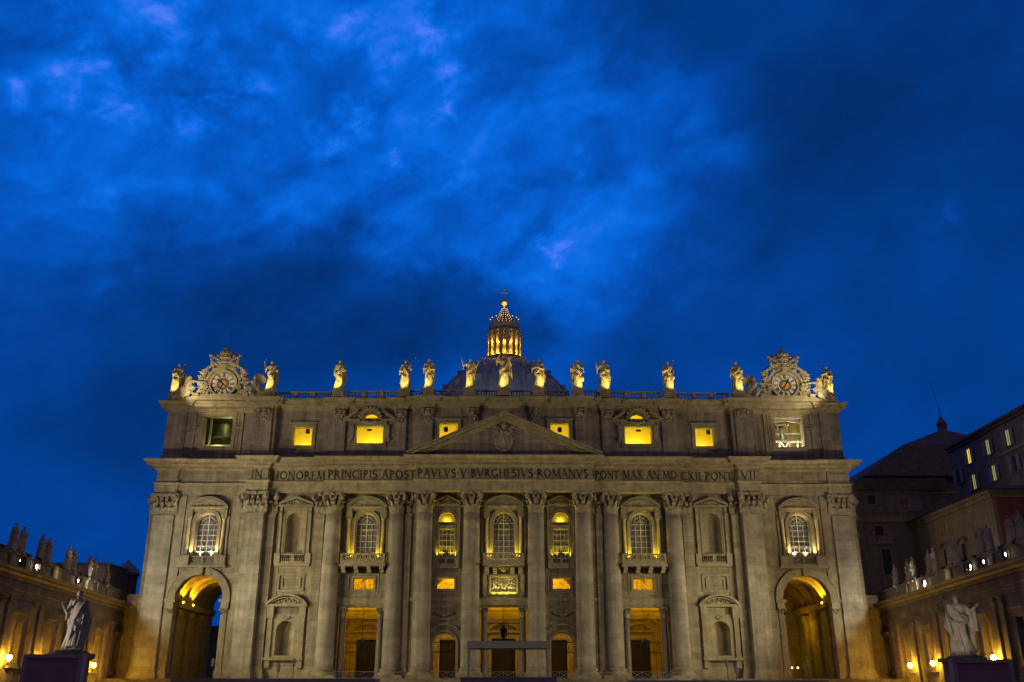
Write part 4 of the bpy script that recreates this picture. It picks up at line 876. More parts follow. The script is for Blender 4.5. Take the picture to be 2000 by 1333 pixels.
# ================================================================== DOME
DY = 166.0
dome = thing('dome', 'great ribbed lead dome with lit lantern, ball and cross above the balustrade', 'dome', (0, DY, 46))
def dprof(t):                                # t 0..1 springing to lantern
    a = t * R(76); return (27.6 * cos(a) * 1.0 + .7 * t, 76 + 34.4 * (sin(a) / sin(R(76))))
m = MB(); m.lathe([dprof(i / 24) for i in range(25)], 0, DY, 96); m.lathe([(27.0, 46), (27, 76)], 0, DY, 64)
shell = m.build('dome_shell', M['lead'], dome)
m = MB()
for k in range(16):
    a = 2 * PI * (k + .5) / 16
    for off, rr in ((-.028, .35), (0, .55), (.028, .35)):
        pts = [];
        for i in range(17):
            r, z = dprof(i / 16); aa = a + off * (1 - .2 * i / 16); pts.append((r * 1.004 * cos(aa), DY + r * 1.004 * sin(aa), z + .1))
        m.tube(pts, [rr * (1.25 - .6 * i / 16) for i in range(17)], 6)
m.build('dome_ribs', M['lead'], shell)
m = MB()
for row, (t, w) in enumerate(((.30, 1.5), (.52, 1.15), (.72, .8))):
    for k in range(16):
        a = 2 * PI * k / 16; r, z = dprof(t); cx, cy2 = r * cos(a), DY + r * sin(a)
        b = MB(Matrix.Translation((cx, cy2, z)) @ Matrix.Rotation(a + PI / 2, 4, 'Z'))
        b.box(-w * .6, w * .6, -.5, 2, -w * .7, w * .9); b.prism([(-w, w * .9), (w, w * .9), (0, w * 1.5)], -.8, 2); b.box(-w * .8, -w * .6, -.7, 1, -w * .8, w * .9); b.box(w * .6, w * .8, -.7, 1, -w * .8, w * .9)
        m.v_off = None; n = len(m.v); m.v += b.v; m.f += [tuple(i + n for i in q) for q in b.f]; m.sm += b.sm
m.build('dormers', M['lead'], shell)
# lantern
lz = 110.2
m = MB(); m.lathe([(7.6, 109.3), (8.2, 109.8), (8.2, 110.4), (6.6, 110.5), (6.6, 111.6), (7.0, 111.7), (7.0, 112.1), (5, 112.2)], 0, DY, 48)
for k in range(36):
    a = 2 * PI * k / 36; m.box(8.0 * cos(a) - .04, 8.0 * cos(a) + .04, DY + 8.0 * sin(a) - .04, DY + 8.0 * sin(a) + .04, 110.4, 112.4)
for zz in (112.4, 111.4): m.tube([(8.0 * cos(2 * PI * i / 40), DY + 8.0 * sin(2 * PI * i / 40), zz) for i in range(41)], .05, 4)
lan = m.build('lantern', M['trim'], dome)
m = MB(); m.lathe([(4.3, 112.1), (4.3, 121.6)], 0, DY, 32); m.build('lantern_drum', M['trim'], lan)
m = MB()
for k in range(16):
    a = 2 * PI * (k + .5) / 16; b = MB(Matrix.Translation((0, DY, 0)) @ Matrix.Rotation(a, 4, 'Z'))
    b.box(4.2, 5.6, -.28, .28, 112.1, 121.0); 
    for q in (-.36, .36): b.lathe([(.36, 112.1), (.30, 112.6), (.27, 120.1), (.40, 120.7)], 5.95, q, 10)
    b.box(4.2, 6.4, -.75, .75, 120.7, 121.5)
    n = len(m.v); m.v += b.v; m.f += [tuple(i + n for i in q) for q in b.f]; m.sm += b.sm
m.build('lantern_columns', M['trim'], lan)
m = MB()
for k in range(16):
    a = 2 * PI * k / 16; b = MB(Matrix.Translation((0, DY, 0)) @ Matrix.Rotation(a - PI / 2, 4, 'Z'))
    b.prism(band(0, 113.5, 117.3, .45, .6), 4.25, 4.42); b.prism(arch(0, .44, 113.5, 117.3), 4.28, 4.34)
    b.tube([(-.44, 4.4, 115.6), (.44, 4.4, 115.6)], .05, 4); b.tube([(0, 4.4, 113.5), (0, 4.4, 117.7)], .05, 4)
    n = len(m.v); m.v += b.v; m.f += [tuple(i + n for i in q) for q in b.f]; m.sm += b.sm
m.build('lantern_window', M['trim'], lan)
m = MB(); m.lathe([(4.2, 121.5), (6.0, 121.5), (6.2, 121.8), (6.3, 122.0), (5.6, 122.1), (5.3, 122.4), (5.2, 124.3), (5.5, 124.5), (5.6, 124.8), (5.3, 124.9), (4.4, 125.4), (3.1, 125.8)], 0, DY, 40)
for k in range(16):
    a = 2 * PI * (k + .5) / 16; b = MB(Matrix.Translation((0, DY, 0)) @ Matrix.Rotation(a, 4, 'Z'))
    b.lathe([(.35, 124.8), (.2, 125.2), (.3, 125.7), (.14, 126.4), (.25, 126.9), (.1, 127.0)], 5.15, 0, 8)
    b.prism([(4.2, 122.1), (5.9, 122.1), (5.4, 123.2), (5.6, 124.2), (4.2, 124.4)], -.22, .22)
    n = len(m.v); m.v += b.v; m.f += [tuple(i + n for i in q) for q in b.f]; m.sm += b.sm
m.build('lantern_crown', M['trim'], lan)
m = MB(); m.lathe([(3.1, 125.6), (2.5, 127.0), (1.7, 128.8), (1.0, 130.6), (.75, 131.4), (1.1, 131.6), (1.1, 131.9), (.5, 132.2), (.4, 132.9)], 0, DY, 32)
for k in range(16):
    a = 2 * PI * (k + .5) / 16; m.tube([(r * cos(a), DY + r * sin(a), z) for r, z in ((3.3, 125.6), (2.7, 127.0), (1.9, 128.8), (1.2, 130.6), (.85, 131.5))], .16, 5)
spire = m.build('spire', M['lead'], dome)
# little festoon lamps up the spire and on the candlesticks
m = MB()
for k in range(16):
    a = 2 * PI * (k + .5) / 16
    for i in range(7):
        t = i / 6; r = 3.3 - 2.35 * t ** .85; z = 125.9 + 5.4 * t; m.ball(((r + .12) * cos(a), DY + (r + .12) * sin(a), z), .13, 6)
    m.ball((5.15 * cos(a), DY + 5.15 * sin(a), 127.15), .17, 6)
m.build('festoon_lamps', emat('festoon_glow', (1, .60, .16), 1.9), spire)
m = MB(); m.ball((0, DY, 134.0), 1.2, 24); ball_ = m.build('ball', M['gold'], dome)
m = MB(); m.lathe([(.55, 132.7), (.2, 132.9), (.2, 135.2), (.35, 135.3), (.1, 135.6), (.08, 136)], 0, DY, 10); m.box(-.09, .09, DY - .09, DY + .09, 135.5, 139.3); m.box(-1.25, 1.25, DY - .09, DY + .09, 137.8, 137.98)
for q in (-1.25, 1.25): m.ball((q, DY, 137.89), .17, 6)
m.ball((0, DY, 139.35), .17, 6); m.box(-.42, .42, DY - .08, DY + .08, 138.75, 138.88)
m.build('cross', M['gold'], dome)
for k in range(16):
    a = 2 * PI * k / 16
    if sin(a) < .35: [lamp('POINT', (5.0 * cos(a), DY + 5.0 * sin(a), zz), pw, (1, .5, .04), .15) for zz, pw in ((113.6, 300), (117.6, 330))]
for k in range(8):
    a = 2 * PI * k / 8 + .2
    if sin(a) < .3: lamp('POINT', (7.2 * cos(a), DY + 7.2 * sin(a), 112.5), 70, (1, .72, .25), .15)
lamp('SPOT', (0, DY - 2.2, 131.0), 2600, (1, .7, .12), .1, aim=(0, DY - .5, 134), spot=60)
for x in (-14, 14): lamp('SPOT', (x, 95, 56), 21000, (.75, .82, 1), .3, aim=(x * .3, DY - 14, 100), spot=60)
for x in (-9, 9): lamp('SPOT', (x, DY - 12, 112), 450, (1, .66, .22), .2, aim=(0, DY, 128), spot=40)

# ================================================================== FIGURES
def capsule(mb, p, q, r0, r1, seg=8):
    p = Vector(p); q = Vector(q); mb.tube([p, q], [r0, r1], seg); mb.ball(p, r0, seg); mb.ball(q, r1, seg)
def remesh(mb, voxel, name, material, parent, jitter=0.0):
    me = bpy.data.meshes.new('tmp'); me.from_pydata(mb.v, [], mb.f); me.update()
    bm = bmesh.new(); bm.from_mesh(me); bmesh.ops.recalc_face_normals(bm, faces=bm.faces); bm.to_mesh(me); bm.free()
    o = bpy.data.objects.new('tmp', me); col.objects.link(o)
    md = o.modifiers.new('r', 'REMESH'); md.mode = 'VOXEL'; md.voxel_size = voxel; md.use_smooth_shade = True
    s_ = o.modifiers.new('s', 'SMOOTH'); s_.factor = .5; s_.iterations = 1
    dg = bpy.context.evaluated_depsgraph_get(); ev = o.evaluated_get(dg); m2 = bpy.data.meshes.new_from_object(ev)
    bpy.data.objects.remove(o); bpy.data.meshes.remove(me)
    m2.name = name; m2.materials.clear(); m2.materials.append(material)
    m2.polygons.foreach_set('use_smooth', [True] * len(m2.polygons))
    r = bpy.data.objects.new(name, m2); col.objects.link(r)
    if parent: r.parent = parent
    return r
def figure_mb(p, seed=0):
    """robed standing figure, unit height, front towards -y, feet at z=0"""
    rn = random.Random(seed); m = MB(); sw = p.get('sway', .02); H = 1.0
    fat = p.get('fat', 1.0)
    rings = [(0.0, .125, .105), (.05, .13, .11), (.2, .118, .10), (.38, .105, .092), (.52, .098, .085), (.60, .086, .072), (.70, .098, .075), (.78, .108, .072), (.815, .085, .055), (.835, .035, .035)]
    def cxz(z): return sw * math.sin(z * PI * 1.25)
    vs = []; fs = []; n = 36
    folds = [(rn.uniform(0, 2 * PI), rn.uniform(.7, 1.3)) for _ in range(3)]
    for z, rx, ry in rings:
        for i in range(n):
            a = 2 * PI * i / n; f = 1.0
            if z < .6: f += p.get('deep', 1) * .10 * (1 - z / .6) * (sin(a * 9 + folds[0][0] + z * 1.5) * .6 + sin(a * 14 + folds[1][0]) * .4)
            vs.append((cxz(z) + rx * fat * f * cos(a), ry * fat * f * sin(a), z))
    for j in range(len(rings) - 1):
        for i in range(n): fs.append((j * n + i, j * n + (i + 1) % n, (j + 1) * n + (i + 1) % n, (j + 1) * n + i))
    fs += [tuple(range(n)), tuple((len(rings) - 1) * n + i for i in range(n))]
    m.add(vs, fs, True)
    # hanging folds
    for k in range(15):
        a = PI + PI * (k + rn.uniform(-.3, .3)) / 14; r0 = rn.uniform(1.0, 1.12); z1 = rn.uniform(.30, .58); w = rn.uniform(.009, .017) * p.get('deep', 1) ** .5; b = a + rn.uniform(-.25, .25)
        def on(a_, z_, k_): rr = .125 - .045 * min(z_, .6) / .6; return (cxz(z_) + rr * fat * cos(a_) * k_, rr * fat * .86 * sin(a_) * k_, z_)
        capsule(m, on(a, .015, r0 + .03), on((a + b) / 2, z1 * .5, r0), w * 1.3, w, 6); capsule(m, on((a + b) / 2, z1 * .5, r0), on(b, z1, 1.0), w, w * .6, 6)
    # bent knee under cloth
    kn = p.get('knee', 1); capsule(m, (cxz(.5) + kn * .045, -.05, .50), (cxz(.3) + kn * .06, -.105, .30), .05, .044); capsule(m, (cxz(.3) + kn * .06, -.105, .30), (kn * .07, -.09, .05), .044, .028)
    for q in (-1, 1): m.ball((q * .055 + (kn == q) * q * .015, -.12 - (.02 if kn == q else 0), .018), .035, 8, (.75, 1.5, .6))
    # mantle: swags across the body from one shoulder
    sh = p.get('mantle', 1); hz = p.get('hipz', .50)
    for k in range(5):
        t = k / 4; x1 = cxz(.8) + sh * (.095 - .03 * t); z1 = .81 - .03 * t; x0 = -sh * (.10 * fat); z0 = hz + .02 - .055 * t * 1.6
        mid = (cxz(.62) * 1.0 + sh * (.01 - .02 * t), -.095 * fat - .006 * k, (z0 + z1) / 2 - .03 - .02 * t)
        capsule(m, (x1, -.045, z1), mid, .016, .018, 6); capsule(m, mid, (x0, -.055, z0), .018, .015, 6)
    for k in range(4):
        t = k / 3; capsule(m, (-sh * .105 * fat, -.05, hz + .02 - .05 * t), (sh * .10 * fat, -.06, hz - .03 - .06 * t), .016, .017, 6)
        capsule(m, (-sh * .10 * fat, -.05, hz - .02 - .05 * t), (sh * .02, -.118 * fat, hz - .10 - .06 * t), .015, .017, 6); capsule(m, (sh * .02, -.118 * fat, hz - .10 - .06 * t), (sh * .10 * fat, -.05, hz - .02 - .03 * t), .017, .014, 6)
    # cloth falling from the shoulder side
    for k in range(4):
        xx = sh * (.115 + .012 * k) * fat; yy = -.02 + .025 * k; zl = p.get('fall', .12) + .04 * k
        capsule(m, (cxz(.78) + sh * .10, yy * .6, .79), (cxz(.45) + xx, yy, .45), .024, .026, 6); capsule(m, (cxz(.45) + xx, yy, .45), (xx * 1.05, yy, zl), .026, .018, 6)
    # cloak behind
    for k in range(5): capsule(m, (cxz(.8) + (k - 2) * .04, .05, .80), ((k - 2) * .052 * fat, .095, .04), .028, .03, 6)
    # arms
    for q in (-1, 1):
        el, ha = p['arms'][0 if q < 0 else 1]; S_ = (cxz(.79) + q * .105, 0, .785)
        m.ball(S_, .045, 10); capsule(m, S_, el, .040, .033); capsule(m, el, ha, .033, .019)
        d = (Vector(ha) - Vector(el)).normalized(); hd = Vector(ha) + d * .022; m.ball(tuple(hd), .021, 8, (1, .8, 1.15))
        side = d.cross(Vector((0, 1, 0))); side = side.normalized() if side.length > .1 else Vector((1, 0, 0)); curl = p.get('curl', .35)
        for f in range(4):
            b0 = hd + side * (.013 * (f - 1.5) / 1.5) + d * .008; ln = (.024, .03, .032, .027)[f]; b1 = b0 + (d + Vector((0, -curl, 0))).normalized() * ln; b2 = b1 + (d + Vector((0, -curl * 2.5, 0))).normalized() * ln * .6
            capsule(m, b0, b1, .0062, .0058, 5); capsule(m, b1, b2, .0058, .005, 5)
        b1 = hd + side * .02 * q + d * .006; capsule(m, hd, b1, .007, .0065, 5); capsule(m, b1, b1 + (d + side * q * .4).normalized() * .02, .0065, .0055, 5)
        for k in range(2): capsule(m, (el[0], el[1] + .01, el[2] - .01), (el[0] + q * .004, el[1] + .02, el[2] - .09 - .03 * k), .022, .016, 6)  # sleeve
    # neck and head
    tx, tz = cxz(.86), 0.0; turn = p.get('turn', 0.0); hx = tx + turn * .015; hy = -.012; hz_ = .925
    capsule(m, (tx, .0, .80), (hx, hy + .006, .88), .036, .028)
    m.ball((hx, hy, hz_), .047, 16, (.86, 1.0, 1.22)); m.ball((hx + turn * .01, hy - .014, hz_ - .022), .034, 12, (.9, 1, 1.1))
    fx, fy = math.sin(turn * .8), -math.cos(turn * .8)
    def face(u, v, w): return (hx + fx * w + (-fy) * u, hy + fy * w + fx * u, hz_ + v)
    capsule(m, face(0, .008, .043), face(0, -.010, .052), .0055, .0085, 6)
    for q in (-1, 1):
        capsule(m, face(0, .012, .044), face(q * .024, .014, .038), .006, .005, 5); m.ball(face(q * .016, -.012, .037), .009, 6); m.ball(face(q * .041, -.004, 0), .010, 6, (.6, 1, 1.5)); m.ball(face(q * .015, .002, .041), .0052, 6)
    m.ball(face(0, -.027, .042), .009, 6, (1.5, .7, .6)); m.ball(face(0, -.042, .036), .012, 8)
    hair = p.get('hair', 'short')
    for k in range(14 if hair != 'bald' else 6):
        a = rn.uniform(0, 2 * PI); t = rn.uniform(.0, 1.0) if hair != 'bald' else 0; rr = .046
        if -math.cos(a - turn * .8) < -2: continue
        x_, y_ = math.sin(a), math.cos(a)
        if y_ * -fy + x_ * 0 < -2: continue
        v = -.01 + .055 * t; w = math.sqrt(max(.1, 1 - t * t * .8)); px_, py_ = hx + x_ * rr * w * .9, hy + abs(y_) * rr * w * .9 * (1 if t < .6 else rn.choice((-.6, 1)))
        m.ball((px_, py_, hz_ + v), rn.uniform(.011, .017), 6)
    if hair == 'long':
        for q in (-1, 1): capsule(m, (hx + q * .040, .01, hz_ + .02), (hx + q * .045, .012, hz_ - .07), .017, .012, 6)
    if p.get('beard', True):
        ln = p.get('bl', .045)
        for k in range(5): capsule(m, face((k - 2) * .012, -.036, .030), face((k - 2) * .008 + rn.uniform(-.004, .004), -.05 - ln * (1 - abs(k - 2) * .18), .034), .012, .008, 6)
    if p.get('halo'): m.ball((hx, hy + .05, hz_ + .02), .07, 12, (1, .12, 1))
    m.plate([(-.15, -.15), (.15, -.15), (.15, .13), (-.15, .13)], -.035, .012)
    for e in p.get('extra', []):
        if e[0] == 'cap': capsule(m, e[1], e[2], e[3], e[4], 6)
        else: m.ball(e[1], e[2], 8, e[3])
    return m
def statue(name, label, pose, loc, height, mat_, rotz=0, group=None, pedestal=None, seed=1, voxel=None, cat='statue', pm=None):
    t = thing(name, label, cat, loc, rotz, group)
    k = height / 1.0; mb = figure_mb(pose, seed); zoff = (pedestal[2] if pedestal else 0) + .035 * k
    mb.v = [(v[0] * k * 1.08, v[1] * k, v[2] * k + zoff) for v in mb.v]
    b = remesh(mb, voxel or height * .0085, 'stone_figure', mat_, t)
    ORG[t.name] = Vector((0, 0, 0))
    if pedestal:
        w, d, h = pedestal; m = MB(); m.box(-w / 2, w / 2, -d / 2, d / 2, 0, h); m.box(-w / 2 - .12, w / 2 + .12, -d / 2 - .12, d / 2 + .12, h - .22, h - .002); m.box(-w / 2 - .12, w / 2 + .12, -d / 2 - .12, d / 2 + .12, 0.0, .2)
        m.build('pedestal', pm or M['trim'], t)
    for at in pose.get('attr', []):
        m = MB(); kind = at[0]
        def P(q): return (q[0] * k, q[1] * k, q[2] * k + zoff)
        if kind == 'staff': m.tube([P(at[1]), P(at[2])], .010 * k, 6); m.ball(P(at[2]), .02 * k, 8)
        elif kind == 'cross':
            a, b2 = Vector(P(at[1])), Vector(P(at[2])); m.tube([a, b2], .010 * k, 6); d = (b2 - a).normalized(); c = b2 - d * .08 * k; sd = Vector((d.z, 0, -d.x)); w_ = at[3] * k; m.tube([c - sd * w_, c + sd * w_], .010 * k, 6)
        elif kind == 'saltire':
            for q in (-1, 1): m.tube([P((q * .17, .07, .42)), P((-q * .13, .07, .93))], .022 * k, 6)
        elif kind == 'book': c = P(at[1]); m.box(c[0] - .045 * k, c[0] + .045 * k, c[1] - .02 * k, c[1] + .02 * k, c[2] - .06 * k, c[2] + .06 * k)
        elif kind == 'sword': a, b2 = Vector(P(at[1])), Vector(P(at[2])); m.tube([a, b2], [.008 * k, .013 * k], 6); c = a + (b2 - a) * .86; m.tube([c - Vector((.04 * k, 0, 0)), c + Vector((.04 * k, 0, 0))], .009 * k, 5)
        elif kind == 'scroll': m.tube([P(at[1]), P(at[2])], .016 * k, 8)
        elif kind == 'keys':
            c = Vector(P(at[1])); m.tube([c, c + Vector((-.03, -.01, .07)) * k], .008 * k, 6); m.tube([c + Vector((-.03 + .02 * cos(a), -.01, .085 + .02 * sin(a))) * k for a in [i * PI / 5 for i in range(11)]], .006 * k, 5); m.box(c.x - .02 * k, c.x + .005 * k, c.y - .006 * k, c.y + .006 * k, c.z - .01 * k, c.z + .02 * k)
        nm = {'staff': 'staff', 'cross': 'cross_staff', 'saltire': 'saltire_cross', 'book': 'book', 'sword': 'sword', 'scroll': 'scroll', 'keys': 'key'}[kind]
        o = m.build(nm, mat_, t)
    return t
dn_ = ((-.15, -.02, .62), (-.10, -.09, .56)); up_ = ((.15, -.02, .62), (.09, -.09, .58))
P13 = [
 (-54.6, 2.6, 5.25, dict(arms=(((-.15, -.01, .64), (-.07, -.10, .62)), ((.15, -.02, .62), (.12, -.08, .52))), turn=.8, mantle=-1, fat=1.12, attr=[('cross', (.12, -.10, .40), (.20, -.02, 1.02), .04)]), 'stooping bearded stone saint with a thin staff at the far left end of the roofline'),
 (-38.6, 1.2, 5.35, dict(arms=(((-.18, -.02, .70), (-.21, -.05, .86)), ((.16, -.02, .66), (.10, -.09, .62))), turn=-.3, mantle=1, fat=1.1, hipz=.56, attr=[('staff', (-.21, -.08, .50), (-.21, -.05, .98))]), 'stone saint raising one hand with a staff, right beside the left clock'),
 (-27.2, .6, 5.3, dict(arms=(((-.15, -.02, .62), (-.15, -.05, .48)), ((.15, -.03, .63), (.08, -.11, .62))), turn=0, mantle=1, fat=1.15, hair='long', bl=.07, attr=[('book', (.10, -.14, .60))]), 'broad long bearded stone saint holding a block shaped book, alone on the left stretch'),
 (-16.3, .5, 5.3, dict(arms=(((-.17, -.03, .60), (-.06, -.12, .58)), ((.16, -.02, .66), (.12, -.08, .68))), turn=.1, mantle=-1, sway=.035, attr=[('staff', (-.09, -.15, .52), (.30, -.04, 1.03))]), 'stone saint with a long lance slanting up past its shoulder, above the left column pair'),
 (-12.4, -.1, 5.35, dict(arms=(((-.15, -.03, .62), (-.02, -.12, .64)), ((.14, -.03, .62), (.0, -.12, .60))), turn=.5, mantle=1, knee=-1, hair='long', fat=.98), 'stone saint with folded arms and long cloak, looking to the side, left of the pediment'),
 (-5.6, -.3, 5.35, dict(arms=(((-.20, -.02, .74), (-.25, -.04, .93)), ((.17, 0, .70), (.22, -.02, .80))), turn=-.1, mantle=1, knee=-1, fat=.95, attr=[('cross', (.30, -.02, .72), (.20, -.02, 1.07), .035)]), 'bare armed stone saint lifting a hand and slender cross, left of the dome lantern'),
 (0.0, -.4, 5.95, dict(arms=(((-.19, -.03, .78), (-.12, -.07, .94)), ((.17, -.02, .68), (.15, -.04, .78))), turn=-.2, mantle=1, knee=-1, hair='long', fat=1.12, fall=.30, extra=[('cap', (.16, .02, .55), (.20, .04, .30), .05, .03), ('cap', (.12, .02, .7), (.17, .03, .5), .05, .05)], attr=[('cross', (.26, .06, .20), (.20, .06, 1.02), .10)]), 'tallest central stone statue with arm raised to its head and a large cross'),
 (5.65, -.3, 5.35, dict(arms=(((-.18, -.03, .64), (-.02, -.12, .66)), ((.15, -.03, .62), (.05, -.12, .62))), turn=.4, mantle=1, fat=1.12, attr=[('saltire',)]), 'stone saint in front of a diagonal cross, just right of the dome lantern'),
 (12.1, -.1, 5.35, dict(arms=(((-.19, -.03, .66), (-.09, -.11, .60)), ((.17, -.03, .66), (.08, -.11, .66))), turn=0, mantle=-1, sway=-.02, fat=1.12, extra=[('ball', (.13, -.06, .30), .07, (1, 1, 1.4))]), 'stone saint leaning back with hands before its chest and a lump beside its knee'),
 (16.5, .5, 5.45, dict(arms=(((-.19, -.03, .64), (-.21, -.06, .80)), ((.15, -.02, .62), (.09, -.10, .62))), turn=.1, mantle=1, fat=1.12, attr=[('sword', (-.19, -.07, .74), (-.26, -.04, 1.02))]), 'stone saint lifting a short knife like blade, above the right column pair'),
 (27.2, .6, 5.25, dict(arms=(((-.15, -.03, .62), (-.02, -.11, .66)), ((.15, -.03, .64), (.13, -.08, .56))), turn=0, mantle=-1, fat=1.0, attr=[('staff', (.12, -.10, .36), (.17, -.03, .99))], extra=[('ball', (.14, -.06, .40), .045, (1, 1, 1.6))]), 'stone saint holding a thin upright blade, alone on the right stretch'),
 (38.7, 1.2, 5.45, dict(arms=(((-.16, -.01, .62), (-.18, -.03, .50)), ((.16, -.03, .66), (.12, -.10, .64))), turn=-.1, mantle=1, fat=1.16, hipz=.60, fall=.42), 'heavily cloaked stone saint with drapery over one arm, right beside the right clock'),
 (54.3, 2.6, 5.15, dict(arms=(((-.15, -.03, .66), (-.04, -.12, .70)), ((.15, -.03, .64), (.06, -.12, .60))), turn=.1, mantle=-1, hipz=.58, hair='short', beard=False, attr=[('staff', (-.12, -.06, .5), (-.15, -.04, 1.06))]), 'young beardless stone saint with a spear at the far right end of the roofline')]
for i, (x, y, h, pz, lab) in enumerate(P13):
    statue('roof_statue', lab, pz, (x, y, 47.05), h, M['statue'], 0, 'row of saints along the attic balustrade', (1.75, 1.5, 1.2), seed=i + 3, voxel=.062, pm=M['trim'])
    lamp('SPOT', (x + (.8 if x > 0 else -.8) * (1 if abs(x) > 1 else .6), y - 2.1, 47.95), STATUE_W, STATUE_C, .12, aim=(x, y, 51.4), spot=80, blend=.9)

# ================================================================== CLOCKS
numer = {1: 'I', 2: 'II', 3: 'III', 4: 'IIII', 5: 'V', 6: 'VI', 7: 'VII', 8: 'VIII', 9: 'IX', 10: 'X', 11: 'XI', 12: 'XII'}
def clock(cx, s, lab, hour_deg, other_deg, double):
    Y = 2.6; cz = 49.95; t = thing('clock', lab, 'clock', (cx, Y, 47.1))
    m = MB(); m.box(cx - 7.2, cx + 7.2, 1.9, 3.6, 47.05, 47.75)
    m.box(cx - 3.4, cx + 3.4, 1.75, 3.4, 47.75, 48.0); m.build('parapet', M['trim'], t)
    def disc(r0, r1, y0, y1, n=48):
        b = MB(); vs = []; fs = []
        for y in (y0, y1):
            for r in (r0, r1):
                for i in range(n): a = 2 * PI * i / n; vs.append((cx + r * cos(a), y, cz + r * sin(a)))
        for i in range(n):
            j = (i + 1) % n; fs += [(i, j, n + j, n + i), (n + i, n + j, 3 * n + j, 3 * n + i), (i, 2 * n + i, 2 * n + j, j)]
        b.add(vs, fs); return b
    b = disc(1.98, 2.42, 2.15, 3.1); o = disc(2.30, 2.42, 2.05, 2.3); n = len(b.v); b.v += o.v; b.f += [tuple(i + n for i in q) for q in o.f]; b.sm += o.sm
    case = b.build('clock_case', M['trim'], t)
    b = MB(); b.prism([(cx + (3.05 if 1 else 0) * cos(a), cz + 3.05 * sin(a)) for a in [R(-10 + 200 * i / 24) for i in range(25)]] + [(cx + 2.6 * cos(a), cz + 2.6 * sin(a)) for a in [R(190 - 200 * i / 24) for i in range(25)]], 2.2, 3.3)
    b.box(cx - .38, cx + .38, 1.95, 3.0, cz + 2.3, cz + 3.2); b.box(cx - 3.1, cx - 2.3, 2.4, 3.3, 48.0, 49.6); b.box(cx + 2.3, cx + 3.1, 2.4, 3.3, 48.0, 49.6)
    for q in (-1, 1): volute(b, cx + q * 2.75, 2.3, 49.3, q, 0, .45, .7); volute(b, cx + q * 3.3, 2.6, 48.5, q, 0, .5, .7)
    b.build('clock_surround', M['trim'], t)
    disc(1.02, 1.96, 2.42, 2.7).build('dial', M['dial'], t)
    disc(1.90, 1.99, 2.36, 2.7).build('dial_rim', M['redwall'], t)
    disc(.58, 1.06, 2.40, 2.7).build('inner_ring', M['dialring'], t); disc(.0, .58, 2.38, 2.7).build('dial_centre', M['ochre'], t)
    b = MB()
    for hr, txt in numer.items():
        a = PI / 2 - 2 * PI * hr / 12; u = Vector((cos(a), sin(a))); w = Vector((-u.y, u.x)) * -1
        def bar(o0, o1, r0, r1, th):
            p0 = Vector((cx, cz)) + u * r0 + w * o0; p1 = Vector((cx, cz)) + u * r1 + w * o1; d = (p1 - p0).normalized(); nn = Vector((-d.y, d.x)) * th
            b.prism([tuple(p0 - nn), tuple(p1 - nn), tuple(p1 + nn), tuple(p0 + nn)], 2.36, 2.44)
        ws = {'I': .13, 'V': .30, 'X': .30}; tot = sum(ws[c] for c in txt); x = -tot / 2
        for c in txt:
            if c == 'I': bar(x + .065, x + .065, 1.16, 1.84, .034)
            elif c == 'V': bar(x + .15, x + .03, 1.16, 1.84, .034); bar(x + .15, x + .27, 1.16, 1.84, .022)
            else: bar(x + .27, x + .03, 1.16, 1.84, .034); bar(x + .03, x + .27, 1.16, 1.84, .022)
            x += ws[c]
    for i in range(60 if 0 else 24):
        a = 2 * PI * i / 24; b.box(cx + .9 * cos(a) - .03, cx + .9 * cos(a) + .03, 2.37, 2.41, cz + .9 * sin(a) - .03, cz + .9 * sin(a) + .03)
    b.build('numerals', M['letter'], t)
    for deg, l0, l1, w_ in ((hour_deg, -.5, 1.45, .12), (other_deg, -.1, .95, .10)):
        a = R(deg); u = Vector((cos(a), sin(a))); nn = Vector((-u.y, u.x)); c = Vector((cx, cz)); p0 = c + u * l0; p1 = c + u * l1; pm = c + u * l1 * .6
        b = MB(); b.prism([tuple(p0 - nn * w_ * .5), tuple(pm - nn * w_), tuple(p1), tuple(pm + nn * w_), tuple(p0 + nn * w_ * .5)], 2.28, 2.33); b.build('clock_hand', M['iron'], t)
    # tiara and crossed keys with ribbons
    b = MB(); z0 = cz + 3.0
    for (r, z, ry) in ((.62, z0 + .7, 1), (.85, z0 + 1.35, 1), (.98, z0 + 1.95, 1), (.92, z0 + 2.55, 1), (.66, z0 + 3.05, 1)): b.ball((cx, 2.6, z), r, 14, (1, .8, .75))
    for z, r in ((z0 + .9, .86), (z0 + 1.65, 1.02), (z0 + 2.4, 1.0)):
        for i in range(10): a = 2 * PI * i / 10; b.ball((cx + r * cos(a), 2.6 + r * .8 * sin(a), z + .14), .14, 6); capsule(b, (cx + r * cos(a), 2.6 + r * .8 * sin(a), z - .1), (cx + r * cos(a + .63), 2.6 + r * .8 * sin(a + .63), z - .1), .10, .10, 6)
    capsule(b, (cx, 2.6, z0 + 3.3), (cx, 2.6, z0 + 3.85), .12, .08, 6)
    for q in (-1, 1):
        capsule(b, (cx - q * 1.5, 2.5, z0 - .2), (cx + q * 2.45, 2.2, z0 + 1.95), .22, .20, 8); b.ball((cx + q * 2.5, 2.2, z0 + 1.98), .3, 8); b.ball((cx - q * 1.7, 2.4, z0 - .3), .42, 8)
        for k in range(3): b.ball((cx + q * (2.25 - .05 * k), 2.2, z0 + 1.45 - .3 * k), .30, 8)
        for k in range(7): b.ball((cx + q * (.8 + .27 * k), 2.35, z0 + .75 - .12 * k + .25 * (k % 2)), .32, 8)
        b.ball((cx + q * 1.35, 2.6, z0 + 2.0), .42, 8); b.ball((cx + q * 1.75, 2.7, z0 + 2.35), .28, 8); b.ball((cx + q * 1.1, 2.6, z0 + 1.4), .4, 8)
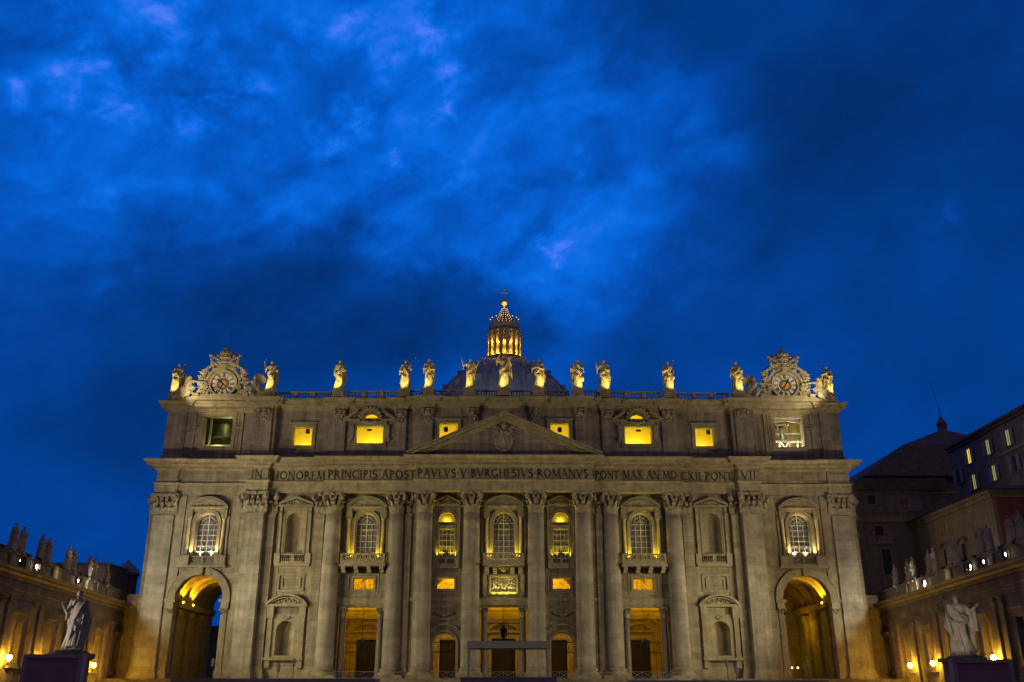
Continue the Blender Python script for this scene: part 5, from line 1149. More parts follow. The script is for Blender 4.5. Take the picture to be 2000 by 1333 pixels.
        pts = [(cx + q * (2.15 + .75 * cos(a)), 2.6, z0 - .35 + .62 * sin(a)) for a in [i * PI / 6 for i in range(11)]]
        for k in range(10): capsule(b, pts[k], pts[k + 1], .30 - .01 * k, .29 - .01 * k, 6)
        capsule(b, (cx + q * 1.2, 2.6, z0 + .6), (cx + q * 1.5, 2.5, z0 - .7), .22, .22, 6); capsule(b, (cx + q * 2.9, 2.6, z0 - .4), (cx + q * 3.3, 2.5, z0 - 1.9), .3, .4, 6)
    b.ball((cx, 2.5, z0 + .25), .75, 10, (1.3, .8, .8))
    remesh(offs(b, t), .08, 'crossed_keys_and_tiara', M['carved'], t)
    # reclining winged figures either side
    for q in (-1, 1):
        b = MB(); o = cx + q * 3.1; out = q; rr = random.Random(int(cx) + q)
        H = (o + q * 2.35, 2.2, 51.0 if q * s < 0 else 50.9)
        hip = (o + q * 2.5, 2.4, 48.9); chest = (o + q * 2.3, 2.3, 50.2)
        capsule(b, hip, chest, .75, .62, 10); b.ball(H, .42, 12, (.9, 1, 1.15)); capsule(b, chest, H, .26, .2, 8); b.ball((H[0] + q * .1, 2.3, H[2] + .15), .33, 8)
        b.ball((H[0], H[1] - .34, H[2]), .09, 6)
        capsule(b, (chest[0] - q * .3, 2.1, 50.35), (o + q * 1.0, 1.9, 50.2), .22, .18, 8); capsule(b, (o + q * 1.0, 1.9, 50.2), (o - q * .2, 2.0, 50.1), .18, .13, 8); b.ball((o - q * .35, 2.0, 50.1), .2, 8)
        capsule(b, (chest[0] + q * .4, 2.2, 50.3), (o + q * 3.2, 2.0, 49.5), .22, .17, 8); capsule(b, (o + q * 3.2, 2.0, 49.5), (o + q * 3.0, 1.8, 48.7), .17, .14, 8)
        kn = (o + q * 3.2, 1.7, 48.9); capsule(b, hip, kn, .45, .34, 8); capsule(b, kn, (o + q * 4.3, 1.7, 47.5), .32, .18, 8); b.ball((o + q * 4.55, 1.6, 47.35), .22, 8, (1.6, 1, .7))
        k2 = (o + q * 2.0, 1.5, 48.3); capsule(b, hip, k2, .42, .32, 8); capsule(b, k2, (o + q * 3.0, 1.5, 47.3), .3, .18, 8); b.ball((o + q * 3.3, 1.4, 47.2), .2, 8, (1.6, 1, .7))
        for k in range(11):
            xx = o + q * (1.6 + .26 * k); capsule(b, (xx - q * .4, 1.75, 49.1 + .25 * sin(k)), (xx + q * .5, 1.45, 47.45 + .3 * rr.random()), .15, .12, 6)
        # wings
        wt = 1.0 if (q * s < 0) else .8
        for k in range(7):
            a = R(62 - 13 * k) if q * s > 0 else R(100 - 14 * k); L2 = 2.0 - .1 * k
            capsule(b, (chest[0] + q * .1, 2.8, 50.3 - .12 * k), (chest[0] + q * (.2 + L2 * cos(a)), 2.95, 50.3 + L2 * sin(a) * .85), .27, .16, 6)
        # putti, shields and scrolls between the angel and the dial
        for k in range(16):
            zz = 48.0 + .26 * k; xx = o + q * (.15 + .9 * rr.random() - .02 * k); b.ball((xx, 2.4 + .2 * rr.random(), zz), rr.uniform(.34, .52), 8, (1.2, .8, 1))
            if k % 2: capsule(b, (xx, 2.1, zz), (xx + q * .6, 1.95, zz + .3 * rr.uniform(-1, 1)), .13, .1, 6)
        capsule(b, (o + q * .5, 2.2, 52.0), (o - q * .4, 2.3, 52.9), .22, .16, 6); b.ball((o + q * .4, 2.2, 52.3), .26, 8)
        b.box(o + q * 1.0 - .5, o + q * 1.0 + .5, 1.5, 2.2, 47.75, 48.2)
        for k in range(5): capsule(b, (o + q * (2.6 + .5 * k), 3.0, 47.6), (o + q * (2.2 + .45 * k), 3.1, 49.3 - .25 * k), .3, .25, 6)
        remesh(offs(b, t), .075, 'angel', M['statue'], t)
    return t
def offs(b, t):
    o = t.location; b.v = [(v[0] - o.x, v[1] - o.y, v[2] - o.z) for v in b.v]; return b
clock(-46.9, -1, 'round stone clock on the left tower, dark hand pointing to upper left', 140, 245, 0)
clock(47.1, 1, 'round stone clock on the right tower, dark hand slanting across its golden centre', 60, 232, 1)
for cx, s in ((-46.9, -1), (47.1, 1)):
    q = s
    lamp('SPOT', (cx + q * 7.0, -3.6, 46.6), 2900, (1, .80, .42), .2, aim=(cx, 2.5, 50.5), spot=85); lamp('SPOT', (cx - q * 1.0, -2.4, 46.9), 700, (1, .80, .42), .2, aim=(cx, 2.5, 54), spot=70)
    m = MB(); m.tube([(cx + .4, 3.2, 53), (cx + .2, 3.2, 59.5)], [.03, .02], 5); tag(m.build('lightning_rod', M['iron']), 'thin lightning rod rising behind the %s clock crest' % ('left' if s < 0 else 'right'), 'lightning rod')

# coat of arms in the pediment
b = MB(); b.ball((0, .0, 39.6), 1.0, 16, (1.05, .35, 1.35)); b.ball((0, -.1, 42.1), .42, 12, (1, .8, 1.3)); b.ball((0, -.1, 42.7), .2, 8)
for q in (-1, 1):
    for k in range(12): a = R(-80 + 14 * k); b.ball((q * 1.25 * cos(a), -.05, 39.6 + 1.6 * sin(a)), .24 + .05 * (k % 2), 8)
    capsule(b, (-q * .9, -.05, 40.7), (q * 1.5, -.1, 42.0), .13, .13, 6); b.ball((q * 1.5, -.1, 42.0), .28, 8); b.ball((q * 1.1, 0, 41.3), .35, 8)
    for k in range(4): capsule(b, (q * 1.3, 0, 40.9 - .7 * k), (q * 1.75, 0, 40.5 - .7 * k), .16, .12, 6)
b.ball((0, -.1, 38.0), .4, 8, (1.4, .8, .9)); capsule(b, (-.3, -.35, 40.4), (.25, -.35, 39.0), .12, .16, 6); capsule(b, (.35, -.35, 40.2), (-.2, -.35, 38.9), .1, .12, 6)
b.v = [(v[0], v[1] - 3, v[2] - 3.6) for v in b.v]
arms = remesh(b, .06, "coat_of_arms", M["carved"], ped)

# ================================================================== WINGS OF THE SQUARE
SL = .0935; NL = math.sqrt(1 + SL * SL)
WX = Matrix(((-SL / NL, 1 / NL, 0, 58.6), (-1 / NL, -SL / NL, 0, 0), (0, 0, 1, 0), (0, 0, 0, 1)))
def wpt(side, s_, out, z):                       # s_ metres from the church, out metres in front of the cornice edge
    p = WX @ Vector((s_, -out, z)); return Vector((p.x * side, p.y, p.z))
WSTAT = {-1: [(2.6, 'slim'), (8.8, 'b'), (11.0, 'a'), (17.6, 'b'), (19.9, 'a'), (27.2, 'c'), (29.6, 'a'), (35.6, 'd'), (38.2, 'a')],
          1: [(1.6, 'd'), (8.0, 'a'), (10.2, 'c'), (17.2, 'a'), (19.5, 'b'), (25.4, 'a'), (27.6, 'c'), (35.6, 'b'), (38.0, 'd'), (43.9, 'a'), (46.6, 'c')]}
WDESC = {-1: ['last statue before the church on the left wing', 'right one of the fourth pair from the left edge', 'left one of the fourth pair from the left edge', 'right one of the third pair from the left edge', 'left one of the third pair, beside the bright lit parapet patch', 'right one of the second pair, nearly hidden by its neighbour', 'left one of the second pair from the left edge', 'arm stretched sideways, second statue from the left photo edge', 'tall cloaked, first statue from the left photo edge'],
          1: ['statue tucked beside the church at the inner end of the right wing', 'left one of the first pair from the church', 'right one of the first pair from the church', 'left one of the second pair from the church', 'right one of the second pair from the church', 'left one of the third pair, near the bright parapet patch', 'right one of the third pair, near the bright parapet patch', 'left one of the fourth pair, before the ochre house wall', 'right one of the fourth pair, before the ochre house wall', 'pale statue before the dark red wall', 'statue cut by the right photo edge']}
WPOSE = {'a': dict(arms=(dn_, up_), turn=.3, mantle=1, fat=1.4), 'b': dict(arms=(((-.16, -.03, .64), (-.05, -.12, .66)), ((.15, -.02, .62), (.12, -.08, .5))), turn=-.4, mantle=-1, fat=1.3, knee=-1),
         'c': dict(arms=(((-.17, -.03, .64), (-.2, -.06, .74)), ((.15, -.02, .62), (.05, -.12, .6))), turn=.2, mantle=1, fat=1.4, hair='long', beard=False),
         'd': dict(arms=(((-.15, -.03, .62), (-.03, -.12, .62)), ((.2, -.03, .68), (.33, -.06, .72))), turn=.2, mantle=-1, fat=1.25), 'slim': dict(arms=(dn_, ((.15, -.02, .62), (.05, -.11, .66))), turn=0, mantle=1, fat=.9)}
pose_mesh = {}
for side in (-1, 1):
    xf = (MIR if side < 0 else IDM) @ WX
    t = thing('wing_building', 'long low stone wing of the square with paired pilasters and parapet, on the %s' % ('left' if side < 0 else 'right'), 'building', wpt(side, 0, -1.1, 0))
    LEN = 110; S0 = -12
    win = [2.8 + 9.9 * i for i in range(-1, 10)]
    m = MB(xf); m.wall(rect(S0, LEN, 0, 12.2), [rect(c - .95, c + .95, 5.0, 9.4) for c in win], 1.1, 1.9); m.box(S0, LEN, 1.9, 2.2, 0, 15) if 0 else None
    m.box(S0, LEN, 1.15, 12, 12.2, 15.0); m.box(-9.5, -8.5, -3.5, 1.1, 0, 16.5); m.build('wall', M['wingst'], t)
    m = MB(xf); m.sweep([(S0, 1.1), (LEN, 1.1)], [(0, 11.9), (.12, 11.92), (.12, 12.3), (.2, 12.32), (.2, 12.75), (.36, 12.85), (.36, 12.95), (0, 13.0)]); m.sweep([(S0, 1.05), (LEN, 1.05)], [(0, 13.0), (0, 13.8), (.2, 13.9), (.3, 14.1), (.3, 14.35), (.85, 14.5), (.85, 14.8), (1.0, 14.9), (1.1, 15.1), (-6, 15.2)])
    m.build('cornice', M['wingst'], t)
    for i, c in enumerate(win):
        m = MB(xf); m.wall(rect(c - 1.45, c + 1.45, 4.6, 9.9), [rect(c - .95, c + .95, 5.0, 9.4)], .92, 1.15); m.box(c - 1.7, c + 1.7, .55, 1.15, 10.35, 10.6); m.box(c - 1.5, c + 1.5, .8, 1.15, 9.9, 10.35); m.box(c - 1.6, c + 1.6, .7, 1.15, 4.35, 4.6)
        w_ = m.build('window', M['wingst'], t)
        m = MB(xf); m.box(c - .95, c + .95, 1.7, 1.75, 5.0, 9.4); m.build('pane', M['glass'], w_)
        m = MB(xf); m.box(c - .05, c + .05, 1.62, 1.7, 5.0, 9.4)
        for j in range(1, 5): m.box(c - .95, c + .95, 1.63, 1.7, 5.0 + 4.4 * j / 5 - .03, 5.03 + 4.4 * j / 5)
        m.build('window_bars', M['dark'], w_)
        for q in (-1, 1):
            x = c + 4.95 + q * 1.15
            m = MB(xf); m.box(x - .62, x + .62, .72, 1.15, .8, 11.2); m.box(x - .75, x + .75, .58, 1.15, 0, .8); m.box(x - .72, x + .72, .62, 1.15, 11.2, 11.4); m.box(x - .68, x + .68, .66, 1.15, 11.5, 11.9); m.box(x - .8, x + .8, .55, 1.15, 11.75, 11.92)
            m.build('pilaster', M['wingst'], t)
    # parapet with pedestals
    m = MB(xf); m.box(S0, LEN, .75, 1.15, 15.2, 15.5); m.box(S0, LEN, .80, 1.1, 15.5, 16.5); m.box(S0, LEN, .68, 1.2, 16.5, 16.78)
    for c in [1.9 + 4.55 * i for i in range(24)]: m.box(c - .75, c + .75, .6, 1.25, 15.2, 16.84); m.box(c + .9, c + 1.0, .74, 1.1, 15.5, 16.5); m.box(c - 1.0, c - .9, .74, 1.1, 15.5, 16.5)
    m.build('parapet', M['wingst'], t)
    for i, (sv, k) in enumerate(WSTAT[side]):
        p = wpt(side, sv, -1.0, 16.5)
        rz = -R(95.3) * side
        lab = 'grey wing statue, ' + WDESC[side][i]
        lamp('SPOT', wpt(side, sv + 1.2, .5, 15.9), 9, (1, .82, .6), .08, aim=wpt(side, sv, -1.0, 18.6), spot=80)
        if k in pose_mesh:
            o = thing('wing_statue', lab, 'statue', p, rz, 'saints standing on the wing parapets')
            for ch in pose_mesh[k].children: c = ch.copy(); col.objects.link(c); c.parent = o
        else: pose_mesh[k] = statue('wing_statue', lab, WPOSE[k], p, 3.15, M['wingmarble'], rz, 'saints standing on the wing parapets', (1.0, 1.0, .35), seed=40 + i, voxel=.045, pm=M['wingst'])
    # floodlights
    lens = {-1: [(37.1, 'twin beamed', 0), (32.0, 'warm', 1), (16.8, 'bluish white', 1)], 1: [(16.3, 'nearest to the church', 1), (33.1, 'left of the close pair', 1), (37.2, 'right of the close pair', 1), (43.4, 'nearest the photo edge', 1)]}[side]
    for sv, w_, on in lens:
        p = wpt(side, sv, -.2, 15.25); t2 = thing('floodlight', 'glowing floodlight on the %s wing cornice, %s' % ('left' if side < 0 else 'right', w_), 'floodlight', p, group='floodlights glowing on the wing cornices')
        T = Matrix.Translation(p) @ Matrix.Rotation(side * R(28), 4, 'Z')
        m = MB(T); m.box(-.2, .2, -.1, .3, .28, .88); m.box(-.06, .06, -.02, .14, 0, .3); o = m.build('housing', M['iron'], t2)
        m = MB(T); m.ball((0, -.1, .6), .13 if on else .07, 10, (1, .35, 1.7)); m.build('lens', M['floodglow'], t2)
    for i in range(12 if side < 0 else 13):
        sv = 4.0 + 3.75 * i; p = wpt(side, sv, -.85, 16.8); t2 = thing('parapet_lamp', 'small dark hooded lamp clipped on top of the %s wing parapet' % ('left' if side < 0 else 'right'), 'lamp', p, group='dark hooded lamps on the %s parapet' % ('left' if side < 0 else 'right'))
        T = Matrix.Translation(p) @ Matrix.Rotation(-R(95) * side, 4, 'Z') @ Matrix.Rotation(R(25), 4, 'X'); m = MB(T)
        m.box(-.25, .25, -.3, .3, .05, .32); m.box(-.3, .3, -.42, -.3, .0, .4); m.build('hood', M['iron'], t2)
        m = MB(Matrix.Translation(p)); m.box(-.04, .04, -.04, .04, -.1, .12); m.build('bracket', M['iron'], t2)
    lamp('POINT', wpt(side, 23.8, .15, 15.9), 26, (1, .82, .42), .15)
    lamp('POINT', wpt(side, 9.5, .1, 15.6), 18, (1, .9, .6), .15)
    # wall lanterns of sodium light
    names = {-1: ['left wing lantern near the church, right of the robed statue', 'left wing lantern behind the left pedestal', 'left wing lantern behind the left dark screen', 'left wing lantern with curled iron bracket, just left of the dark screen', 'left wing lantern beyond the frame'],
              1: ['right wing lantern nearest the church', 'right wing lantern second from the church', 'right wing lantern hidden behind the robed statue', 'right wing lantern just above the dark screen', 'right wing lantern beyond the frame']}[side]
    for i, sv in enumerate((5.3, 15.2, 25.5, 35.7)):
        if i == 2 and side > 0: pass
        p = wpt(side, sv, -1.1, 5.3); o_ = wpt(side, sv, -.15, 5.3) - p; t2 = thing('wall_lantern', 'glowing orange ' + names[i], 'lantern', p, group='orange lanterns on the wing walls')
        m = MB(); m.ball((p.x + o_.x, p.y + o_.y, p.z + .1), .30, 16, (1, 1, 1.05)); m.build('globe', M['lampglow'], t2)
        m = MB(); q = Vector((p.x, p.y, p.z)); m.tube([q + Vector((0, 0, -.9)), q + o_ * .35 + Vector((0, 0, -1.0)), q + o_ * .8 + Vector((0, 0, -.75)), q + o_ + Vector((0, 0, -.3))], .05, 6)
        m.tube([q + o_ * .25 + Vector((0, 0, -.6 + .0)) + (o_ * .18 * cos(a) + Vector((0, 0, .25 * sin(a)))) for a in [k * PI / 5 for k in range(9)]], .035, 5)
        m.lathe([(.2, p.z - .32), (.1, p.z - .2), (.12, p.z - .1)], p.x + o_.x, p.y + o_.y, 10); m.lathe([(.22, p.z + .4), (.1, p.z + .55), (.02, p.z + .7)], p.x + o_.x, p.y + o_.y, 10); m.build('bracket', M['iron'], t2)
    lamp('POINT', wpt(side, 2.0, 1.6, 5.0), 300, SODIUM, .3)
    # the light that reaches the church front
    for sv, pw_, aimx, aimz, fc in ((16.5, FLOOD * .175, 45, 19, (1, .97, .74)), (24.0, FLOOD * .19, 46, 42, (1, .80, .55)), (20.5, FLOOD * .28, 8, 15, (1, .86, .52)), (33.1, FLOOD * .18, 24, 27, FLOOD_C), (40.0, FLOOD * .26, 2, 31, FLOOD_C)):
        lamp('SPOT', wpt(side, sv, -.42 if sv not in (20.5, 24.0) else .15, 15.46), pw_ * (1.22 if (side > 0 and sv == 16.5) else 1), fc, .12, aim=(side * aimx, 2, aimz), spot={16.5: 100, 20.5: 76, 24.0: 62}.get(sv, 84), blend=.9)

# ================================================================== STATUES IN THE SQUARE
pz = thing('pedestal', 'tall pale stone pedestal half hidden by the left dark screen', 'pedestal', (-40.9, -53, 0))
for (cx, cyy, t) in ((-40.9, -53, pz), (43.2, -54, None)):
    if t is None: t = thing('pedestal', 'tall pale stone pedestal half hidden by the right dark screen', 'pedestal', (cx, cyy, 0))
    m = MB(); m.box(cx - 1.8, cx + 1.8, cyy - 1.8, cyy + 1.8, 0, 1.0); m.box(cx - 1.45, cx + 1.45, cyy - 1.45, cyy + 1.45, 4.55, 4.72); m.box(cx - 1.6, cx + 1.6, cyy - 1.6, cyy + 1.6, 4.72 if cx < 0 else 4.4, 5.2 if cx < 0 else 4.75); m.build('cap_stone', M['trim'], t)
    m = MB(); m.box(cx - 1.3, cx + 1.3, cyy - 1.3, cyy + 1.3, 1.0, 4.55); m.build('die', M['trim'], t)
statue('square_statue', 'white marble robed statue with tilted head, holding keys and scroll, on the left pedestal', dict(arms=(((-.155, -.03, .60), (-.19, -.11, .665)), ((.15, -.03, .58), (.10, -.10, .50))), deep=1.7, turn=-.15, mantle=1, fat=1.12, sway=.03, hipz=.46, knee=-1, bl=.03, fall=.06, attr=[('keys', (-.215, -.13, .66)), ('scroll', (.12, -.12, .56), (.115, -.14, .40))]),
       (-40.9, -53, 5.2), 5.5, M['marble'], R(14), None, (2.4, 2.2, .2), seed=71, voxel=.04)
statue('square_statue', 'white marble long bearded statue with sword and outstretched arm, on the right pedestal', dict(arms=(((-.16, -.03, .62), (-.135, -.11, .55)), ((.19, -.02, .68), (.275, -.05, .765))), deep=1.7, turn=-.25, mantle=-1, fat=1.2, sway=-.02, hipz=.58, knee=1, bl=.13, fall=.30,
       extra=[('cap', (.19, -.0, .68), (.22, .0, .40), .05, .035), ('cap', (.24, -.02, .70), (.25, .0, .38), .04, .028), ('cap', (.15, .02, .66), (.19, .02, .36), .05, .04), ('cap', (.10, -.05, .1), (.17, -.02, .03), .045, .03), ('cap', (.17, -.02, .30), (.20, 0, .06), .035, .02)],
       attr=[('sword', (-.135, -.13, .30), (-.215, -.06, .97))]),
       (43.5, -54, 4.75), 5.55, M['marble'], R(-16), None, (2.5, 2.2, .2), seed=77, voxel=.04)
lamp('SPOT', (-51.0, -60, 4.6), 6500, (1, .88, .68), .2, aim=(-41.3, -53, 8.3), spot=32, blend=.6)
lamp('SPOT', (37.5, -62.2, 4.7), 1700, (1, .82, .58), .15, aim=(43.3, -54, 7.6), spot=32, blend=.6)

# ================================================================== EVENT GEAR ON THE STEPS
def screen(x0, x1, y, z1, lab):
    t = thing('video_screen', lab, 'screen', ((x0 + x1) / 2, y, 0))
    m = MB(); m.wall(rect(x0, x1, 1.2, z1), [rect(x0 + .35, x1 - .35, 1.5, z1 - .3)], y - .12, y + .7); m.box(x0 + .1, x1 - .1, y + .3, y + .7, 1.3, z1 - .1); m.build('casing', M['screenrim'], t)
    m = MB(); m.box(x0 + .34, x1 - .34, y + .02, y + .12, 1.49, z1 - .29); m.build('panel', M['screenf'], t)
    for x in (x0 + .6, x1 - .6): m = MB(); m.box(x - .15, x + .15, y + .1, y + .6, 0, 1.25); m.box(x - .5, x + .5, y - .3, y + 1.2, 0, .12); m.build('leg', M['iron'], t)
screen(-41.0, -35.9, -62, 4.76, 'big dark video screen at the lower left, before the left pedestal')
screen(38.6, 43.8, -62, 4.37, 'big dark video screen at the lower right, before the right pedestal')
t = thing('canopy', 'flat grey canopy slab on four thin posts before the central doorway', 'canopy', (.65, -12, 0))
m = MB(); m.box(-4.95, 6.3, -14, -9.6, 7.35, 7.6); m.prism([(-4.95, 7.6), (6.3, 7.6), (6.2, 8.25), (-4.85, 8.25)], -14, -13.8); m.box(-4.85, 6.2, -13.8, -9.6, 7.6, 8.3); m.build('roof_slab', M['canopyg'], t)
for x in (-4.7, 6.0):
    for y in (-13.8, -9.9): m = MB(); m.box(x - .12, x + .12, y - .12, y + .12, 2.6, 7.35); m.build('post', M['canopyg'], t)
def platform(x0, x1, y0, y1, z1, lab, name='stage'):
    t = thing(name, lab, 'stage', ((x0 + x1) / 2, (y0 + y1) / 2, 0)); m = MB(); m.box(x0 - .1, x1 + .1, y0 - .1, y1, z1 - .18, z1); m.build('deck', M['bluepanel'], t)
    m = MB(); m.box(x0, x1, y0, y1, 0.05, z1 - .18)
    k = int((x1 - x0) / 1.5)
    for i in range(k + 1): x = x0 + (x1 - x0) * i / k; m.box(x - .04, x + .04, y0 - .04, y0, .05, z1 - .2)
    m.build('skirt', M['bluepanel'], t)
platform(-5.5, 6.9, -17.5, -8.5, 3.62, 'blue grey stage under the flat canopy')
platform(-42.8, -16.6, -18, -13, 3.45, 'long dark blue platform along the lower left of the church front')
platform(16.6, 42.0, -18, -13, 3.22, 'long dark blue platform along the lower right of the church front')
for i, (x, z, lab) in enumerate(((-40.6, 5.9, 'column loudspeaker in front of the left broad pilaster'), (-31.4, 5.2, 'short column loudspeaker below the left lower niche'), (-29.3, 5.9, 'column loudspeaker left of the first giant column'), (31.4, 5.8, 'column loudspeaker below the right lower niche'), (32.6, 5.0, 'short column loudspeaker right of another near the right niche'), (42.7, 5.6, 'column loudspeaker beside the right end archway'))):
    t = thing('column_loudspeaker', lab, 'loudspeaker', (x, -8, 3.6)); m = MB(); m.tube([(x, -8, 2.95), (x, -8, z - .5)], .05, 6); m.box(x - .3, x + .3, -8.3, -7.7, 2.9, 3.0); m.build('pole', M['iron'], t)
    m = MB(); m.box(x - .17, x + .17, -8.15, -7.85, z - .7, z + .35); m.box(x - .14, x + .14, -8.19, -8.15, z - .65, z + .3); m.build('cabinet', M['bluepanel'], t)
labs = ['metal barrier between the left pair of central columns', 'metal barrier across the central doorway', 'metal barrier between the right pair of central columns', 'metal barrier across the left side doorway', 'metal barrier across the right side doorway', 'metal barrier before the first double column', 'metal barrier before the last double column']
for i, (x0, x1) in enumerate(((-10.9, -6.9), (-3.0, 3.0), (6.9, 10.9), (-25, -18.8), (18.8, 25), (-15.4, -14.0), (14.0, 15.4))):
    t = thing('metal_barrier', labs[i], 'barrier', ((x0 + x1) / 2, -1.4, 3.6), group='metal barriers along the portico'); m = MB()
    for z in (3.75, 4.62): m.box(x0, x1, -1.43, -1.37, z - .03, z + .03)
    m.build('rail', M['shutter'], t); n = max(1, round((x1 - x0) / 1.4)); m = MB()
    for k in range(n):
        a = x0 + (x1 - x0) * k / n; b = x0 + (x1 - x0) * (k + 1) / n; m.tube([(a, -1.4, 3.75), (b, -1.4, 4.6)], .03, 4); m.tube([(a, -1.4, 4.6), (b, -1.4, 3.75)], .03, 4); m.box(a - .03, a + .03, -1.43, -1.37, 3.6, 4.65)
    m.build('cross_bars', M['shutter'], t)
for x, y, z, lab in ((0.0, 5.0, 10.4, 'black lantern hanging in the central doorway'), (-21.9, 5.6, 8.4, 'black lantern hanging in the left side doorway'), (21.9, 5.6, 8.4, 'black lantern hanging in the right side doorway')):
    t = thing('hanging_lantern', lab, 'lantern', (x, y, z + 6), group='black lanterns hanging in the portico'); m = MB(); m.tube([(x, y, z + 1.2), (x, y, 19.8)], .04, 5); m.build('chain', M['iron'], t)
    m = MB(); m.lathe([(.1, z - .9), (.35, z - .6), (.62, z + .5), (.62, z + .6), (.35, z + .95), (.1, z + 1.25)], x, y, 6, smooth=False); m.build('lantern_cage', M['iron'], t)

# ================================================================== PALACE AND ROOFS AROUND
def pane_window(t, cx, cz, w, h, y, xf=IDM, frame='shutter', inner='glass', surround=None):
    m = MB(xf); m.wall(rect(cx - w / 2 - .25, cx + w / 2 + .25, cz - h / 2 - .25, cz + h / 2 + .25), [rect(cx - w / 2, cx + w / 2, cz - h / 2, cz + h / 2)], y - .14, y + .1); f = m.build('window', M[frame], t)
    m = MB(xf); m.box(cx - w / 2, cx + w / 2, y - .05, y + .02, cz - h / 2, cz + h / 2); m.build('pane', M[inner], f); return f
lamp('SPOT', (62.5, -6, 17.6), 190, (1, .80, .62), .3, aim=(68, 15, 27), spot=110)
lamp('SPOT', (62.5, -34, 17.6), 220, (1, .74, .52), .3, aim=(73, -13, 25), spot=100)
lamp('SPOT', (63, -16, 17.6), 260, (1, .80, .6), .3, aim=(70, -2, 26), spot=110)
lamp('SPOT', (-61, 0, 17.6), 500, (1, .80, .62), .3, aim=(-68, 10, 21), spot=110)
t = thing('palace_house', 'brown plain house wall with small framed windows, squeezed between church and ochre house', 'house', (68, 15, 0))
m = MB(); m.box(59.5, 79, 15, 30, 0, 34.6); m.build('wall', M['brick'], t)
m = MB(); m.box(59.5, 79, 14.6, 15, 29.3, 30.4); m.box(59.5, 79, 14.8, 15, 34.2, 34.8); m.build('string_course', M['plaster'], t)
m = MB(); m.prism([(59.0, 34.8), (77, 34.8), (77, 36.9), (62, 36.9)], 14.2, 30); m.build('roof', M['roof'], t)
pane_window(t, 63.9, 33.2, 1.4, 1.5, 15); pane_window(t, 71.3, 32.2, 1.9, 1.5, 15, inner='shutter'); pane_window(t, 64.5, 27.8, 1.5, 1.6, 15); pane_window(t, 72.1, 27.8, 1.4, 1.5, 15); f_ = pane_window(t, 65.2, 22.6, 1.5, 4.2, 15)
m = MB(); m.prism([(63.6, 25.6), (66.8, 25.6), (66.4, 26.3), (64.6, 27.0)], 14.5, 15.05); m.build('hood', M['plaster'], f_)
t = thing('chapel', 'tall dark chapel with a steep hipped roof and small cupola on its ridge', 'chapel', (96, 66, 0))
m = MB(); m.box(83, 126, 60, 100, 0, 47.5); m.build('wall', M['palwall'], t)
m = MB()
m.add([(80, 58, 47), (128, 58, 47), (128, 102, 47), (80, 102, 47), (91.5, 62, 55.0), (116, 62, 55.0), (116, 98, 55.0), (91.5, 98, 55.0)], [(0, 1, 5, 4), (1, 2, 6, 5), (2, 3, 7, 6), (3, 0, 4, 7), (0, 3, 2, 1)])
m.add([(91.5, 62, 55.02), (116, 62, 55.02), (116, 98, 55.02), (91.5, 98, 55.02), (105.0, 70, 60.9), (105.0, 90, 60.9)], [(0, 1, 4), (1, 2, 5, 4), (2, 3, 5), (3, 0, 4, 5)]); m.build('roof', M['roof'], t)
m = MB(); m.lathe([(1.1, 59.3), (1.1, 61.9), (1.3, 62.0), (1.0, 62.7), (.4, 63.5), (.15, 64.3), (.1, 66.5)], 105, 70, 12); m.tube([(105, 70, 66), (103.8, 70, 73.5)], .05, 4); m.build('cupola', M['palwall'], t)
XR = Matrix(((0, 1, 0, 85), (-1, 0, 0, 0), (0, 0, 1, 0), (0, 0, 0, 1)))     # wall facing the square: local x runs towards the viewer
t = thing('palace_block', 'tall dark palace block at the right edge with rows of shuttered and lit windows', 'palace', (85, 10, 0))
m = MB(XR); m.box(-27.5, 45, 0, 20, 0, 45.0); m.build('wall', M['palwall'], t)
m = MB(XR); m.box(-28, 45.5, -.7, 20.5, 45.2, 45.7); m.box(-27.5, 45, -.35, 0, 44.6, 45.2); m.build('roof', M['roof'], t)
m = MB(XR); m.box(-10.6, 45, -.25, 0, 39.6, 39.95); m.build('string_course', M['plaster'], t)
for sx_, zz, lit in ((-27.0 + 1.9, 39.6, 0), (-20.0, 42.2, 1), (-12.9, 42.1, 2), (-6.0, 42.0, 2), (1.0, 41.9, 0), (8, 41.9, 0), (-19.7, 37.4, 2), (-12.4, 37.4, 2), (-25.2, 34.0, 0), (-5.4, 37.4, 0), (2, 37.4, 0)):
    f_ = pane_window(t, sx_, zz, 1.15, 2.6, -.02, XR, frame='palwall', inner={0: 'glass', 1: 'litwin', 2: 'litwin2'}[lit])
    m = MB(XR); m.box(sx_ - 1.85, sx_ - .75, -.28, -.2, zz - 1.35, zz + 1.35); m.box(sx_ + .75, sx_ + 1.85, -.28, -.2, zz - 1.35, zz + 1.35); m.build('shutters', M['shutter'], f_)
    m = MB(XR); m.box(sx_ - .06, sx_ + .06, -.12, -.08, zz - 1.3, zz + 1.3); m.build('mullion', M['dark'], f_)
t = thing('ochre_house', 'lower house with grey ochre side wall and dark red front, behind the right wing', 'house', (76, -4, 0))
XO = Matrix(((0, 1, 0, 70), (-1, 0, 0, 0), (0, 0, 1, 0), (0, 0, 0, 1)))
m = MB(); m.box(70, 90, -13.5, 14.8, 0, 28.6); m.build('wall', M['plaster'], t)
m = MB(); m.box(70.6, 90, -13.56, -13.5, 0, 28.2); m.build('front_wall', M['redwall'], t)
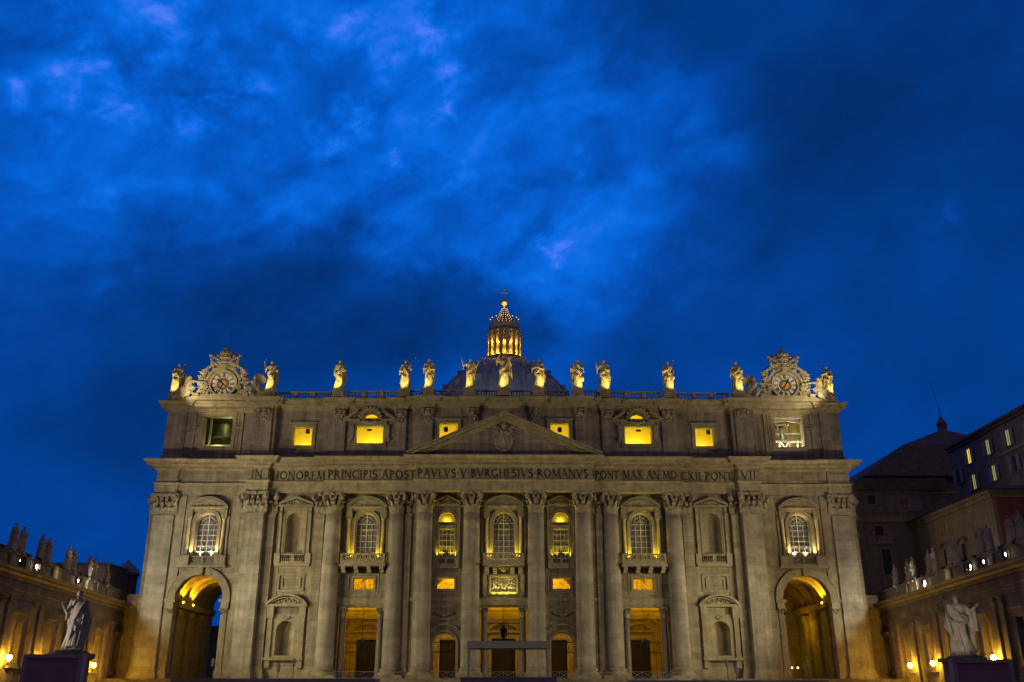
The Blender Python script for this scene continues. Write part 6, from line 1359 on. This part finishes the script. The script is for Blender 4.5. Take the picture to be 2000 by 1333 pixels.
m = MB(); m.box(69.4, 91, -14.1, 15, 28.6, 29.1); m.box(69.7, 90.5, -13.8, 15, 28.0, 28.6); m.build('cornice', M['plaster'], t)
m = MB(); m.add([(69.0, -14.5, 29.15), (91, -14.5, 29.15), (91, 15.5, 29.15), (69, 15.5, 29.15), (76, -7, 31.2), (90, -7, 31.2), (90, 9, 31.2), (76, 9, 31.2)], [(0, 1, 5, 4), (1, 2, 6, 5), (2, 3, 7, 6), (3, 0, 4, 7), (4, 5, 6, 7), (0, 3, 2, 1)]); m.build('roof', M['roof'], t)
for sx_ in (-3.0, 3.0, 8.8):
    f_ = pane_window(t, sx_, 21.3, 1.5, 3.4, 0, XO, frame='plaster'); m = MB(XO); m.prism(segm(sx_, 1.6, 23.3, .8, .3), -.5, .05); m.build('hood', M['brick'], f_)
f_ = pane_window(t, 77.0, 24.2, 1.6, 2.6, -13.56, frame='plaster'); pane_window(t, 83.0, 24.2, 1.6, 2.6, -13.56, frame='plaster')
t = thing('roof_block', 'plain flat roofed block showing behind the left wing statues', 'building', (-68, 12, 0))
m = MB(); m.box(-73.5, -64.0, 8, 16, 0, 21.0); m.build('wall', M['brick'], t); m = MB(); m.box(-73.8, -63.7, 7.7, 16.2, 21.0, 21.4); m.build('roof', M['roof'], t)
t = thing('turret', 'small dark domed turret beside the left side of the church', 'turret', (-67.5, 30, 0))
m = MB(); m.lathe([(2.0, 0), (2.0, 21.6), (2.3, 21.8), (2.3, 22.3)], -69.2, 30, 12, smooth=False); m.build('drum', M['brick'], t)
m = MB(); m.lathe([(2.3, 22.3), (2.0, 22.9), (1.3, 23.6), (.5, 24.2), (.1, 24.8)], -69.2, 30, 16); m.build('dome_roof', M['lead'], t)
m = MB(); m.box(-72, -60, 28, 40, 0, 17.6); m.build('wall', M['brick'], t)

t = thing('distant_house', 'low dark house seen through the left end archway', 'house', (-67, 62, 0))
m = MB(); m.box(-80, -55, 60, 75, 0, 12.6); m.build('wall', M['brick'], t); m = MB(); m.prism([(-81, 12.6), (-54, 12.6), (-60, 15), (-75, 15)], 59.5, 75.5); m.build('roof', M['roof'], t)
